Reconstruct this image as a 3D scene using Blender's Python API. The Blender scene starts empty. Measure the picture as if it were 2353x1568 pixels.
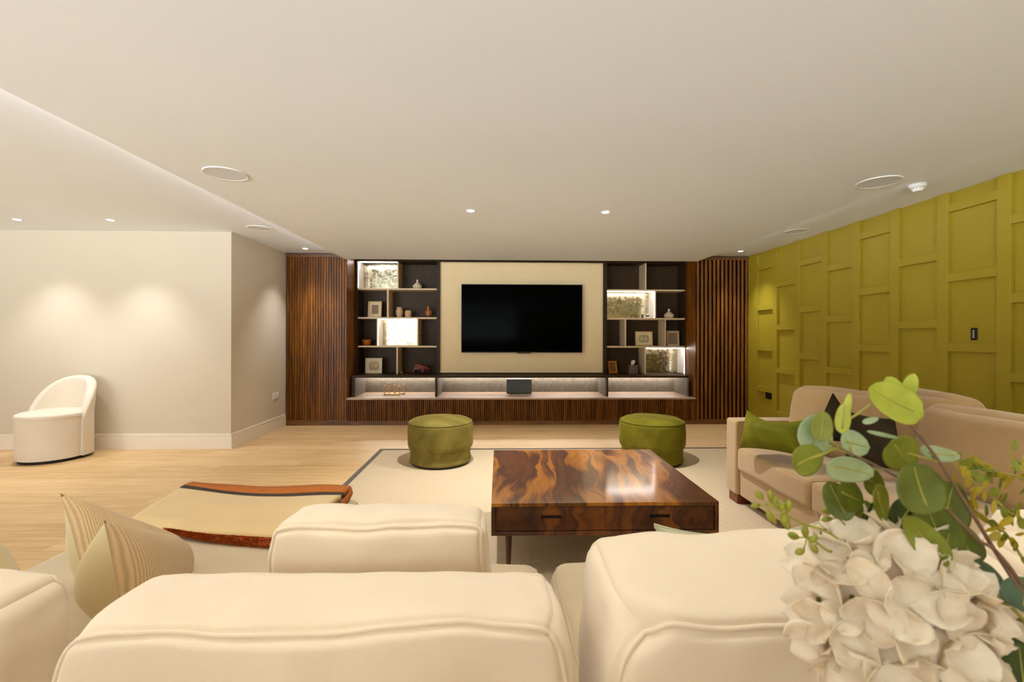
import bpy, bmesh, math, random
from mathutils import Vector, Matrix, noise, Euler
random.seed(7)
C = bpy.context.scene.collection
sc = bpy.context.scene
PI = math.pi

# ------------------------------------------------------------------ camera
FPX = 1046.0; TH = math.atan(29.5 / FPX); RO = .0022; CX, CY = 1176.5, 772.0; EYE = 1.23
_c, _s = math.cos(RO), math.sin(RO)
_R = Vector((math.cos(TH), -math.sin(TH), 0)); _F = Vector((math.sin(TH), math.cos(TH), 0)); _U = Vector((0, 0, 1))
cam_d = bpy.data.cameras.new('camera'); cam = bpy.data.objects.new('camera', cam_d); C.objects.link(cam)
cam_d.sensor_width = 36; cam_d.lens = FPX / 2353 * 36
cam_d.shift_y = -12 / 2353
cam_d.clip_start = .02; cam_d.clip_end = 60
_rc = _R * _c + _U * _s; _uc = _R * -_s + _U * _c
M = Matrix((_rc, _uc, -_F)).transposed().to_4x4(); M.translation = (0, 0, EYE)
cam.matrix_world = M
cam_d.dof.use_dof = True; cam_d.dof.focus_distance = 3.0; cam_d.dof.aperture_fstop = 7.1
sc.camera = cam

# ------------------------------------------------------------------ world, exposure
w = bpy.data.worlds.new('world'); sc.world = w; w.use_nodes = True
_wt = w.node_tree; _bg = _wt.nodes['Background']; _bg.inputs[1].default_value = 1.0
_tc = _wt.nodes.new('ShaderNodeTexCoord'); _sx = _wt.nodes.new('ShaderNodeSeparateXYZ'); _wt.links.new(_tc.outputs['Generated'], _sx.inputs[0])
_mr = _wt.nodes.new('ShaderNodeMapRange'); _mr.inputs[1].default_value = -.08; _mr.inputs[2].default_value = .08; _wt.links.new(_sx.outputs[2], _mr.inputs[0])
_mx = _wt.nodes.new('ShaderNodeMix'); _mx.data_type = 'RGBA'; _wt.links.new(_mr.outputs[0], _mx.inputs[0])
_mx.inputs[6].default_value = (8.2, 9.2, 10.0, 1)      # added glow from below the horizon, lights the ceiling through the open rear
_mx.inputs[7].default_value = (.5, .55, .65, 1)       # dim sky above the horizon
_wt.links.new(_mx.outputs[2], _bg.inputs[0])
sc.view_settings.view_transform = 'Standard'; sc.view_settings.look = 'None'
sc.view_settings.gamma = 1; sc.view_settings.use_curve_mapping = False
sc.view_settings.exposure = 0.9
sc.cycles.max_bounces = 10; sc.cycles.diffuse_bounces = 7
LIGHT_COL = (.96, .98, 1.0)
SPOT_W = 46; COVE = 7
LED_COL = (1.0, .92, .86, 1)

def ray(px, py):
    a = (px - CX) / FPX; b = (py - CY) / FPX
    return _F + _R * (a * _c + b * _s) + _U * -(-a * _s + b * _c)
def Wy(px, py, Y):
    d = ray(px, py); t = Y / d.y; return Vector((d.x * t, Y, EYE + d.z * t))
def Wx(px, py, X):
    d = ray(px, py); t = X / d.x; return Vector((X, d.y * t, EYE + d.z * t))
def Wz(px, py, z):
    d = ray(px, py); t = (z - EYE) / d.z; return Vector((d.x * t, d.y * t, z))

# ------------------------------------------------------------------ materials
def lin(c):
    return tuple(((x / 255) / 12.92 if x / 255 <= .04045 else ((x / 255 + .055) / 1.055) ** 2.4) for x in c) + (1,)
class NT:
    def __init__(s, name):
        s.m = bpy.data.materials.new(name); s.m.use_nodes = True; s.t = s.m.node_tree; s.n = s.t.nodes
        s.b = s.n['Principled BSDF']; s.out = s.n['Material Output']
    def node(s, ty, **k):
        n = s.n.new(ty)
        for a, v in k.items():
            if a.startswith('i_'):
                key = a[2:].replace('_', ' ')
                n.inputs[key].default_value = v
            else: setattr(n, a, v)
        return n
    def l(s, a, b): s.t.links.new(a, b)
    def coord(s, scale=(1, 1, 1), rot=(0, 0, 0), world=False):
        tc = s.node('ShaderNodeNewGeometry').outputs['Position'] if world else s.node('ShaderNodeTexCoord').outputs['Object']
        mp = s.node('ShaderNodeMapping'); mp.inputs['Scale'].default_value = scale; mp.inputs['Rotation'].default_value = rot
        s.l(tc, mp.inputs[0]); return mp.outputs[0]
    def ramp(s, fac, stops):
        r = s.node('ShaderNodeValToRGB'); e = r.color_ramp.elements
        e[0].position, e[0].color = stops[0]; e[1].position, e[1].color = stops[-1]
        for p, c in stops[1:-1]:
            x = e.new(p); x.color = c
        s.l(fac, r.inputs[0]); return r.outputs[0]
    def bump(s, h, strength, dist=.01):
        b = s.node('ShaderNodeBump'); b.inputs['Strength'].default_value = strength; b.inputs['Distance'].default_value = dist
        s.l(h, b.inputs['Height']); s.l(b.outputs[0], s.b.inputs['Normal']); return b
    def noise(s, vec, scale, detail=4, rough=.5, dist=0):
        n = s.node('ShaderNodeTexNoise'); n.inputs['Scale'].default_value = scale; n.inputs['Detail'].default_value = detail
        n.inputs['Roughness'].default_value = rough; n.inputs['Distortion'].default_value = dist
        s.l(vec, n.inputs['Vector']); return n.outputs[0]
    def math(s, op, a, b=None, c=None):
        n = s.node('ShaderNodeMath', operation=op)
        for i, v in enumerate((a, b, c)):
            if v is None: continue
            if isinstance(v, (int, float)): n.inputs[i].default_value = v
            else: s.l(v, n.inputs[i])
        return n.outputs[0]
def simple(name, rgb, rough=.5, metal=0, var=.06, nscale=8, bump=.0, bscale=200, sheen=0, spec=.5, world=False, coat=0):
    t = NT(name); c = lin(rgb); v = t.coord(world=world)
    n = t.noise(v, nscale, 4)
    lo = tuple(max(0, x * (1 - var)) for x in c[:3]) + (1,); hi = tuple(min(1, x * (1 + var)) for x in c[:3]) + (1,)
    t.l(t.ramp(n, [(.3, lo), (.7, hi)]), t.b.inputs['Base Color'])
    t.b.inputs['Roughness'].default_value = rough; t.b.inputs['Metallic'].default_value = metal
    t.b.inputs['Specular IOR Level'].default_value = spec
    if sheen: t.b.inputs['Sheen Weight'].default_value = sheen; t.b.inputs['Sheen Roughness'].default_value = .4; t.b.inputs['Sheen Tint'].default_value = tuple(min(1, x * 1.6 + .1) for x in c[:3]) + (1,)
    if coat: t.b.inputs['Coat Weight'].default_value = coat; t.b.inputs['Coat Roughness'].default_value = .08
    if bump: t.bump(t.noise(v, bscale, 3), bump, .002)
    return t.m
def emit(name, col, strength):
    t = NT(name); t.b.inputs['Base Color'].default_value = (1, 1, 1, 1)
    t.b.inputs['Emission Color'].default_value = col; t.b.inputs['Emission Strength'].default_value = strength; return t.m
def fabric(name, rgb, weave=900, bump=.25, var=.05, sheen=.25, rough=.9):
    t = NT(name); c = lin(rgb); v = t.coord()
    n = t.noise(v, 5, 5)
    fine = t.noise(v, weave, 2)
    lo = tuple(x * (1 - var) for x in c[:3]) + (1,); hi = tuple(min(1, x * (1 + var)) for x in c[:3]) + (1,)
    mx = t.math('ADD', t.math('MULTIPLY', n, .7), t.math('MULTIPLY', fine, .3))
    t.l(t.ramp(mx, [(.35, lo), (.65, hi)]), t.b.inputs['Base Color'])
    t.b.inputs['Roughness'].default_value = rough; t.b.inputs['Sheen Weight'].default_value = sheen
    t.b.inputs['Sheen Roughness'].default_value = .5
    t.b.inputs['Specular IOR Level'].default_value = .2
    t.bump(t.math('ADD', fine, t.math('MULTIPLY', t.noise(v, 40, 3), 1.2)), bump, .0015)
    return t.m

def wood(name, dark, mid, light, axis='z', scale=1.0, rough=.4, stretch=14, coat=0, spec=.5):
    t = NT(name)
    s = {'x': (1, stretch, stretch), 'y': (stretch, 1, stretch), 'z': (stretch, stretch, 1)}[axis]
    v = t.coord(tuple(q * scale for q in s), world=True)
    n = t.noise(v, 1.5, 8, .65, .4); n2 = t.noise(v, 9, 4, .6)
    f = t.math('ADD', t.math('MULTIPLY', n, .75), t.math('MULTIPLY', n2, .25))
    t.l(t.ramp(f, [(.36, lin(dark)), (.5, lin(mid)), (.64, lin(light))]), t.b.inputs['Base Color'])
    t.b.inputs['Roughness'].default_value = rough; t.b.inputs['Coat Weight'].default_value = coat
    t.b.inputs['Specular IOR Level'].default_value = spec
    t.bump(n2, .12, .001); return t.m

def floor_mat():
    t = NT('oak_floor')
    v = t.coord(world=True)
    br = t.node('ShaderNodeTexBrick', offset=.37, offset_frequency=2)
    t.l(v, br.inputs['Vector'])
    for k, x in (('Scale', 1), ('Brick Width', 1.9), ('Row Height', .19), ('Mortar Size', .0012), ('Mortar Smooth', .2), ('Bias', 0)): br.inputs[k].default_value = x
    br.inputs['Color1'].default_value = (0, 0, 0, 1); br.inputs['Color2'].default_value = (1, 1, 1, 1); br.inputs['Mortar'].default_value = (.5, .5, .5, 1)
    gv = t.coord((1.2, 14, 1), world=True)
    addv = t.node('ShaderNodeVectorMath', operation='ADD'); t.l(gv, addv.inputs[0])
    cmb = t.node('ShaderNodeCombineXYZ'); t.l(t.math('MULTIPLY', br.outputs['Color'], 13.0), cmb.inputs[0]); t.l(cmb.outputs[0], addv.inputs[1])
    n = t.noise(addv.outputs[0], 1.6, 7, .6, .5)
    tone = t.math('ADD', t.math('MULTIPLY', n, .8), t.math('MULTIPLY', br.outputs['Color'], .2))
    col = t.ramp(tone, [(.3, lin((196, 158, 106))), (.5, lin((216, 180, 128))), (.7, lin((228, 194, 144)))])
    mx = t.node('ShaderNodeMix', data_type='RGBA'); t.l(br.outputs['Fac'], mx.inputs[0]); t.l(col, mx.inputs[6]); mx.inputs[7].default_value = lin((150, 118, 80))
    t.l(mx.outputs[2], t.b.inputs['Base Color'])
    t.b.inputs['Roughness'].default_value = .42
    t.bump(t.math('SUBTRACT', t.math('MULTIPLY', n, .3), br.outputs['Fac']), .15, .002)
    return t.m
def rug_mat():
    t = NT('rug_weave'); v = t.coord(world=True)
    sx = t.node('ShaderNodeSeparateXYZ'); t.l(v, sx.inputs[0])
    tri = t.math('PINGPONG', sx.outputs[0], .026)
    ph = t.math('MULTIPLY', t.math('ADD', t.math('MULTIPLY', tri, .9), sx.outputs[1]), 2 * PI / .013)
    wv = t.math('SINE', ph)
    n = t.noise(v, 300, 2)
    f = t.math('ADD', t.math('MULTIPLY', wv, .18), n)
    t.l(t.ramp(f, [(.2, lin((176, 154, 122))), (.8, lin((222, 200, 166)))]), t.b.inputs['Base Color'])
    t.b.inputs['Roughness'].default_value = .95; t.b.inputs['Specular IOR Level'].default_value = .1
    t.bump(wv, .6, .002); return t.m
def rosewood(name, axis):
    t = NT(name)
    top = axis == 'top'
    v = t.coord((1, 1, 1), world=True)
    sp = t.node('ShaderNodeSeparateXYZ'); t.l(v, sp.inputs[0])
    lon = sp.outputs[1] if top else sp.outputs[2]
    wrp = t.noise(t.coord((2.2, .9, 1) if top else (3, 1, 3), world=True), 1.6, 3, .5, .3)
    xw = t.math('ADD', sp.outputs[0], t.math('MULTIPLY', t.math('SUBTRACT', wrp, .5), .34))
    xw = t.math('ADD', xw, t.math('MULTIPLY', lon, -.10 if top else .05))
    def streak(sx, sy, det, rough, off):
        c = t.node('ShaderNodeCombineXYZ'); t.l(t.math('MULTIPLY', xw, sx), c.inputs[0]); t.l(t.math('MULTIPLY', lon, sy), c.inputs[1]); c.inputs[2].default_value = off
        return t.noise(c.outputs[0], 1, det, rough)
    big = streak(7.5, 1.1, 2, .4, 1.3); mid = streak(26, 1.8, 3, .55, 4.1); fine = streak(150, 6, 4, .6, 7.7)
    f = t.math('ADD', t.math('ADD', t.math('MULTIPLY', big, .74), t.math('MULTIPLY', mid, .22)), t.math('MULTIPLY', fine, .09))
    if top: st = [(.36, lin((46, 22, 6))), (.44, lin((104, 56, 12))), (.485, lin((60, 26, 7))), (.50, lin((84, 38, 9))), (.53, lin((128, 72, 12))), (.58, lin((172, 108, 24))), (.63, lin((116, 62, 10))), (.68, lin((62, 30, 7)))]
    else: st = [(.38, lin((44, 19, 7))), (.47, lin((84, 40, 12))), (.50, lin((50, 22, 7))), (.58, lin((118, 62, 18))), (.70, lin((70, 32, 10)))]
    t.l(t.ramp(f, st), t.b.inputs['Base Color'])
    t.b.inputs['Roughness'].default_value = .3; t.b.inputs['Coat Weight'].default_value = 1.0; t.b.inputs['Coat Roughness'].default_value = .1
    t.bump(fine, .06, .001); return t.m
def velvet(name, rgb, rgb2):
    t = NT(name); v = t.coord()
    n = t.noise(v, 3.2, 4, .5, 1.2)
    t.l(t.ramp(n, [(.35, lin(rgb)), (.68, lin(rgb2))]), t.b.inputs['Base Color'])
    t.b.inputs['Roughness'].default_value = .75; t.b.inputs['Sheen Weight'].default_value = .35; t.b.inputs['Sheen Roughness'].default_value = .3
    t.b.inputs['Sheen Tint'].default_value = tuple(min(1, x * 2.2 + .03) for x in lin(rgb2)[:3]) + (1,)
    t.b.inputs['Specular IOR Level'].default_value = .15
    t.bump(t.noise(v, 14, 4), .25, .006); return t.m
def mirror_mat():
    t = NT('antique_mirror'); v = t.coord(world=True)
    n = t.noise(v, 14, 8, .75, .3)
    t.l(t.ramp(n, [(.36, lin((120, 110, 84))), (.46, lin((172, 162, 136))), (.66, lin((190, 182, 156)))]), t.b.inputs['Base Color'])
    t.b.inputs['Metallic'].default_value = 1
    t.l(t.ramp(t.noise(v, 22, 6, .7), [(.3, (.45, .45, .45, 1)), (.55, (.16, .16, .16, 1))]), t.b.inputs['Roughness'])
    t.bump(t.noise(v, 5, 2), .02, .003); return t.m
def leaf_mat(name, rgb, vein, trans=.35):
    t = NT(name); v = t.coord(); n = t.noise(v, 40, 4)
    c = t.ramp(n, [(.3, tuple(x * .85 for x in lin(rgb)[:3]) + (1,)), (.7, lin(vein))])
    t.l(c, t.b.inputs['Base Color']); t.b.inputs['Roughness'].default_value = .5
    tr = t.node('ShaderNodeBsdfTranslucent'); t.l(c, tr.inputs[0])
    mx = t.node('ShaderNodeMixShader'); mx.inputs[0].default_value = trans
    t.l(t.b.outputs[0], mx.inputs[1]); t.l(tr.outputs[0], mx.inputs[2]); t.l(mx.outputs[0], t.out.inputs[0])
    t.bump(n, .2, .001); return t.m
def rib_fabric(name, rgb):
    t = NT(name)
    uv = t.node('ShaderNodeTexCoord').outputs['UV']
    sx = t.node('ShaderNodeSeparateXYZ'); t.l(uv, sx.inputs[0])
    nz = t.noise(t.coord(), 6, 3)
    wv = t.math('SINE', t.math('ADD', t.math('MULTIPLY', sx.outputs[0], 2 * PI * 52), t.math('MULTIPLY', nz, 9)))
    f = t.math('ADD', t.math('MULTIPLY', wv, .35), t.noise(t.coord(), 500, 2))
    c = lin(rgb)
    t.l(t.ramp(f, [(.1, tuple(x * .72 for x in c[:3]) + (1,)), (.9, tuple(min(1, x * 1.12) for x in c[:3]) + (1,))]), t.b.inputs['Base Color'])
    t.b.inputs['Roughness'].default_value = .95; t.b.inputs['Sheen Weight'].default_value = .2
    t.bump(f, .5, .003); return t.m
def leather_mat(name, rgb, rough=.45, bs=.3):
    t = NT(name); v = t.coord(world=True); n = t.noise(v, 16, 5, .6, 1.0); c = lin(rgb)
    t.l(t.ramp(n, [(.3, tuple(x * .8 for x in c[:3]) + (1,)), (.7, tuple(x * 1.25 for x in c[:3]) + (1,))]), t.b.inputs['Base Color'])
    t.b.inputs['Roughness'].default_value = rough; t.b.inputs['Specular IOR Level'].default_value = .2; t.bump(n, bs, .002); return t.m

m_ceil = simple('ceiling_paint', (235, 242, 250), .9, var=.01, nscale=1.5, spec=.1, world=True)
m_wall = simple('cream_wall_paint', (208, 196, 176), .85, var=.015, nscale=1.2, bump=.03, bscale=300, spec=.2, world=True)
m_skirt = simple('cream_gloss_paint', (232, 221, 203), .35, var=.01)
m_green = simple('olive_green_paint', (162, 142, 36), .5, var=.03, nscale=3, bump=.03, bscale=260, world=True, spec=.35)
m_floor = floor_mat(); m_rug = rug_mat()
m_rugb = fabric('rug_border_tape', (78, 64, 52), bump=.4)
m_walnut = wood('walnut_fluting', (70, 37, 1), (108, 61, 3), (144, 86, 9), 'z', 1.0, .42, 16, 0, .3)
m_walnut_h = wood('walnut_board', (78, 48, 18), (110, 70, 28), (134, 88, 38), 'x', 1.0, .4, 14)
m_dark = leather_mat('charcoal_laminate', (52, 38, 20), .5, .15)
m_darkback = leather_mat('charcoal_textured_back', (62, 46, 26), .5, .5)
m_benchback = leather_mat('grey_textured_back', (100, 92, 80), .55, .5)
m_benchtop = wood('greige_bench_wood', (150, 120, 96), (176, 148, 122), (196, 170, 145), 'x', .8, .4, 10)
m_shelf = simple('beige_shelf_laminate', (214, 190, 152), .5, var=.03)
m_mirror = mirror_mat()
m_panel = fabric('cream_linen_panel', (238, 216, 172), bump=.15, var=.02, sheen=.1)
m_panelframe = simple('cream_panel_trim', (238, 220, 180), .5)
m_tv = simple('tv_screen_black', (3, 4, 2), .1, var=.02, spec=.012)
m_black = simple('black_plastic', (18, 17, 15), .4)
m_led = emit('led_strip_white', LED_COL, 17)
m_ledd = emit('led_strip_bench', LED_COL, 44)
m_leds = emit('led_strip_side', LED_COL, 4)
m_lens = emit('downlight_lens', (1, .96, .9, 1), 9)
m_white = simple('white_plastic', (238, 238, 236), .4, var=.01)
m_grille = simple('speaker_grille_white', (216, 222, 230), .8, var=.02, bump=.4, bscale=900)
m_greyspk = fabric('grey_speaker_cloth', (104, 108, 108), bump=.3)
m_cream = fabric('cream_brushed_cotton', (218, 198, 166), 700, .3, .03)
m_creampipe = fabric('cream_piping', (218, 198, 166), 500, .2, .02)
m_sofabody = fabric('stone_sofa_cotton', (196, 176, 140), 700, .3, .04)
m_taupe = fabric('taupe_suede', (176, 144, 98), 500, .2, .05, .4)
m_chair = fabric('ivory_boucle', (222, 210, 190), 350, .6, .03)
m_olive = velvet('olive_velvet', (98, 86, 34), (128, 112, 50))
m_olive2 = velvet('moss_velvet', (92, 84, 10), (116, 106, 20))
m_pilgreen = velvet('green_velvet_pillow', (92, 92, 4), (122, 116, 14))
m_pildark = velvet('dark_brown_velvet', (38, 30, 14), (58, 46, 22))
m_sage = fabric('sage_cotton', (172, 168, 132), 600, .3, .04)
m_plainpil = fabric('khaki_cotton', (204, 184, 134), 600, .3, .04)
m_rib = rib_fabric('ribbed_beige_weave', (206, 174, 126))
m_blanket = fabric('camel_wool', (214, 184, 130), 500, .25, .04)
m_rust = simple('rust_suede_band', (176, 96, 20), .8, var=.1, nscale=20)
m_stripe = simple('dark_brown_stripe', (58, 44, 30), .8)
m_fur = simple('rust_fur', (196, 108, 40), .8, var=.3, nscale=60)
m_rosetop = rosewood('rosewood_top', 'top'); m_rosefront = rosewood('rosewood_front', 'front')
m_leg = wood('dark_wood_leg', (50, 26, 10), (82, 46, 20), (104, 60, 28), 'z', 1, .4)
m_redleg = wood('mahogany_foot', (88, 42, 20), (118, 60, 30), (140, 74, 36), 'x', 1, .4)
m_slot = simple('slot_black', (14, 10, 8), .6)
m_vase = simple('ivory_ceramic', (226, 204, 168), .5, var=.04, nscale=30)
m_vase2 = simple('pinkish_stoneware', (206, 172, 136), .6, var=.1, nscale=40)
m_amber = simple('amber_wood', (176, 96, 16), .3, var=.25, nscale=40)
m_gold = simple('polished_brass', (226, 178, 110), .2, metal=1, var=.05)
m_framegold = simple('pale_gold_frame', (220, 192, 134), .4, var=.05, nscale=40)
m_framebeige = simple('beige_frame', (196, 170, 130), .5, var=.05)
m_frameorange = simple('orange_wood_frame', (196, 116, 32), .5, var=.1, nscale=60)
m_mount = simple('cream_mount', (228, 212, 176), .7)
m_clay = simple('clay_relief', (190, 164, 130), .8, var=.12, nscale=60, bump=.5, bscale=120)
m_photo = simple('dark_photo_print', (120, 100, 80), .25, var=.7, nscale=60)
m_taupeprint = simple('taupe_print', (140, 116, 92), .6, var=.05)
_t = NT('orange_blue_swirl'); _n = _t.noise(_t.coord(), 42, 2, .5, 1.5)
_t.l(_t.ramp(_n, [(.40, lin((20, 24, 40))), (.47, lin((34, 30, 44))), (.50, lin((196, 84, 30))), (.56, lin((180, 60, 24))), (.60, lin((30, 34, 52)))]), _t.b.inputs['Base Color']); m_mosaic = _t.m
m_tissuebox = simple('marbled_brown_tissue_box', (112, 88, 70), .4, var=.35, nscale=60)
m_tissue = simple('white_tissue', (240, 232, 220), .8)
m_petal = leaf_mat('cream_petal', (246, 228, 194), (250, 238, 212), .3)
m_fcent = simple('green_flower_eye', (104, 104, 30), .6, var=.2, nscale=300)
m_lf_lime = leaf_mat('lime_leaf', (190, 200, 60), (212, 214, 90), .45)
m_lf_mid = leaf_mat('mid_green_leaf', (140, 148, 40), (160, 166, 64), .4)
m_lf_pale = leaf_mat('pale_eucalyptus_leaf', (164, 184, 134), (186, 202, 156), .25)
m_lf_dark = leaf_mat('dark_eucalyptus_leaf', (92, 102, 20), (112, 122, 34), .25)
m_lf_blue = leaf_mat('blue_green_leaf', (76, 102, 78), (96, 122, 94), .15)
m_lf_deep = leaf_mat('deep_green_leaf', (52, 66, 10), (72, 88, 18), .2)
m_lf_yel = leaf_mat('yellow_sprig_leaf', (214, 184, 40), (196, 184, 70), .35)
m_stemg = simple('yellow_green_stem', (160, 152, 60), .5, var=.15, nscale=60)
m_stemb = simple('brown_twig', (120, 92, 68), .6, var=.2, nscale=80)
m_bud = leaf_mat('green_bud', (140, 142, 34), (168, 166, 52), .2)
m_vasepot = simple('stoneware_pot', (186, 178, 164), .5, var=.06)
m_console = wood('console_oak', (120, 84, 50), (150, 108, 68), (172, 130, 86), 'x', 1, .4)

# ------------------------------------------------------------------ builders
ORG = {}
class MB:
    def __init__(s): s.v = []; s.f = []; s.mi = []; s.uv = None; s.cur = 0
    def add(s, vs, fs):
        o = len(s.v); s.v += [Vector(p) for p in vs]
        for q in fs: s.f.append([i + o for i in q]); s.mi.append(s.cur)
    def box(s, x0, x1, y0, y1, z0, z1, R=None, piv=None):
        vs = [Vector((x, y, z)) for x in (x0, x1) for y in (y0, y1) for z in (z0, z1)]
        if R is not None:
            pv = Vector(piv) if piv else Vector(((x0 + x1) / 2, (y0 + y1) / 2, (z0 + z1) / 2)); vs = [R @ (p - pv) + pv for p in vs]
        s.add(vs, [(0, 1, 3, 2), (4, 6, 7, 5), (0, 4, 5, 1), (2, 3, 7, 6), (0, 2, 6, 4), (1, 5, 7, 3)]); return s
    def grid(s, fn, nu, nv, closeu=False):
        o = len(s.v)
        for i in range(nu if closeu else nu + 1):
            for j in range(nv + 1): s.v.append(Vector(fn(i / nu, j / nv)))
        n = nv + 1; cnt = nu if closeu else nu + 1
        for i in range(nu):
            for j in range(nv):
                a = o + i * n + j; b = o + ((i + 1) % cnt) * n + j
                s.f.append([a, b, b + 1, a + 1]); s.mi.append(s.cur)
        return s
    def lathe(s, prof, c=(0, 0, 0), seg=32, sx=1, sy=1):
        c = Vector(c); ring = prof[0] == prof[-1]; o = len(s.v); n = len(prof)
        for i in range(seg):
            a = 2 * PI * i / seg
            for r, z in prof: s.v.append(c + Vector((r * math.cos(a) * sx, r * math.sin(a) * sy, z)))
        for i in range(seg):
            for j in range(n - 1):
                a = o + i * n + j; b = o + ((i + 1) % seg) * n + j
                s.f.append([a, b, b + 1, a + 1]); s.mi.append(s.cur)
        for idx, rev in ((0, True), (n - 1, False)):
            if prof[idx][0] > 1e-5 and not ring:
                q = [o + i * n + idx for i in range(seg)]
                s.f.append(q[::-1] if rev else q); s.mi.append(s.cur)
        return s
    def tube(s, pts, r, seg=8, closed=False):
        pts = [Vector(p) for p in pts]; n = len(pts); o = len(s.v); up = Vector((0.13, .21, .97)).normalized()
        prev = None
        for i, p in enumerate(pts):
            a = pts[(i - 1) % n] if closed or i > 0 else p; b = pts[(i + 1) % n] if closed or i < n - 1 else p
            t = (b - a).normalized()
            x = t.cross(up) if prev is None else prev - t * prev.dot(t)
            if x.length < 1e-4: x = t.orthogonal()
            x.normalize(); prev = x; y = t.cross(x)
            rr = r[i] if isinstance(r, (list, tuple)) else r
            for k in range(seg):
                q = 2 * PI * k / seg; s.v.append(p + x * math.cos(q) * rr + y * math.sin(q) * rr)
        for i in range(n if closed else n - 1):
            for k in range(seg):
                a = o + i * seg + k; a2 = o + i * seg + (k + 1) % seg; j = (i + 1) % n
                s.f.append([a, a2, o + j * seg + (k + 1) % seg, o + j * seg + k]); s.mi.append(s.cur)
        if not closed:
            s.f.append([o + k for k in range(seg)][::-1]); s.mi.append(s.cur)
            s.f.append([o + (n - 1) * seg + k for k in range(seg)]); s.mi.append(s.cur)
        return s
    def build(s, name, mats, parent=None, origin=None, smooth=False, bevel=0, kind=None, label=None, solid=0, subsurf=0, merge=0, bseg=2, uv=None):
        if origin is None:
            if parent is not None: origin = ORG[parent.name]
            else:
                xs = [p.x for p in s.v]; ys = [p.y for p in s.v]; zs = [p.z for p in s.v]
                origin = ((min(xs) + max(xs)) / 2, (min(ys) + max(ys)) / 2, min(zs))
        O = Vector(origin)
        me = bpy.data.meshes.new(name); me.from_pydata([p - O for p in s.v], [], s.f)
        if not isinstance(mats, (list, tuple)): mats = [mats]
        for m in mats: me.materials.append(m)
        if len(mats) > 1: me.polygons.foreach_set('material_index', s.mi)
        if smooth: me.polygons.foreach_set('use_smooth', [True] * len(me.polygons))
        if uv:
            ul = me.uv_layers.new(name='UVMap')
            for lp in me.loops: ul.data[lp.index].uv = uv[lp.vertex_index]
        if merge:
            bm = bmesh.new(); bm.from_mesh(me); bmesh.ops.remove_doubles(bm, verts=bm.verts, dist=merge); bmesh.ops.recalc_face_normals(bm, faces=bm.faces); bm.to_mesh(me); bm.free()
        else:
            bm = bmesh.new(); bm.from_mesh(me); bmesh.ops.recalc_face_normals(bm, faces=bm.faces); bm.to_mesh(me); bm.free()
        ob = bpy.data.objects.new(name, me); C.objects.link(ob)
        ORG[ob.name] = O.copy()
        if parent is not None:
            ob.parent = parent; ob.location = O - ORG[parent.name]
        else: ob.location = O
        if bevel:
            b = ob.modifiers.new('bevel', 'BEVEL'); b.width = bevel; b.segments = bseg; b.limit_method = 'ANGLE'; b.angle_limit = .6
        if solid:
            b = ob.modifiers.new('thick', 'SOLIDIFY'); b.thickness = solid; b.offset = 0
        if subsurf:
            b = ob.modifiers.new('sub', 'SUBSURF'); b.levels = subsurf; b.render_levels = subsurf
        if kind: ob['kind'] = kind
        if label: ob['label'] = label
        return ob
def tag(o, label, cat, group=None):
    o['label'] = label; o['category'] = cat
    if group: o['group'] = group
    return o
def thing(name, loc, label, cat, group=None):
    o = bpy.data.objects.new(name, None); o.empty_display_size = .1; C.objects.link(o); o.location = loc; ORG[o.name] = Vector(loc)
    return tag(o, label, cat, group)
def copy_tree(o, parent=None, loc=None, label=None, group=None):
    c = o.copy(); C.objects.link(c)
    if parent is not None: c.parent = parent
    if loc is not None: c.location = loc
    if label: c['label'] = label
    if group: c['group'] = group
    ORG[c.name] = Vector(loc) if loc is not None else Vector((0, 0, 0))
    for ch in list(o.children): copy_tree(ch, c)
    return c
def bx(*a): return MB().box(*a)

def soft_fn(w, d, h, r, puff=(0, 0, 0), amp=.005, ns=4.0, seed=0, sag=0, pinch=0, dents=(), groove=0):
    hf = Vector((w / 2, d / 2, h / 2)); off = Vector((seed * 7.3, seed * 3.1, seed * 5.7))
    def F(p):
        P = Vector((p[0] * hf.x, p[1] * hf.y, p[2] * hf.z))
        q = Vector([max(-(hf[i] - r), min(hf[i] - r, P[i])) for i in range(3)])
        dd = P - q
        if dd.length > 1e-9:
            nrm = dd.normalized()
            o = q + nrm * r
        else: nrm = Vector((0, 0, 0)); o = q
        for i in range(3):
            j, k = (i + 1) % 3, (i + 2) % 3
            o[i] += (1 if p[i] > 0 else -1) * abs(p[i]) ** 3 * puff[i] * max(0, 1 - p[j] ** 2) ** .7 * max(0, 1 - p[k] ** 2) ** .7
        nv = noise.noise_vector(o * ns + off) * amp + noise.noise_vector(o * ns * 2.7 + off) * amp * .4
        if p[2] > .6: o.z -= sag * (1 - p[0] ** 2) * (p[2] - .6) / .4
        if pinch:
            cr = max(0, abs(p[0]) - .8) / .2 * max(0, abs(p[2]) - .6) / .4
            o.x *= 1 - pinch * cr; o.z *= 1 - pinch * cr
        o = o + nv
        if groove:
            ap = [abs(q) for q in p]
            if ap[1] > .999 or ap[2] > .999 or ap[0] > .999:
                t1 = (1 - ap[1]) * hf.y; t2 = min((1 - ap[2]) * hf.z, (1 - ap[0]) * hf.x)
                t_ = t1 if ap[1] < .999 else t2
                if t_ > .0005:
                    g = groove * math.exp(-((t_ - .008) / .005) ** 2)
                    c0 = Vector((0, 0, 0)); nn = (dd.normalized() if dd.length > 1e-9 else Vector([(1 if p[i] > 0 else -1) if ap[i] > .999 else 0 for i in range(3)]).normalized())
                    o -= nn * g
        for (a, b_, c_), rad, dep in dents:
            q_ = Vector((a * hf.x, b_ * hf.y, c_ * hf.z)); dv = o - q_; k_ = math.exp(-(dv.length / rad) ** 2)
            o -= q_.normalized() * dep * k_
        return o
    return F
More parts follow.
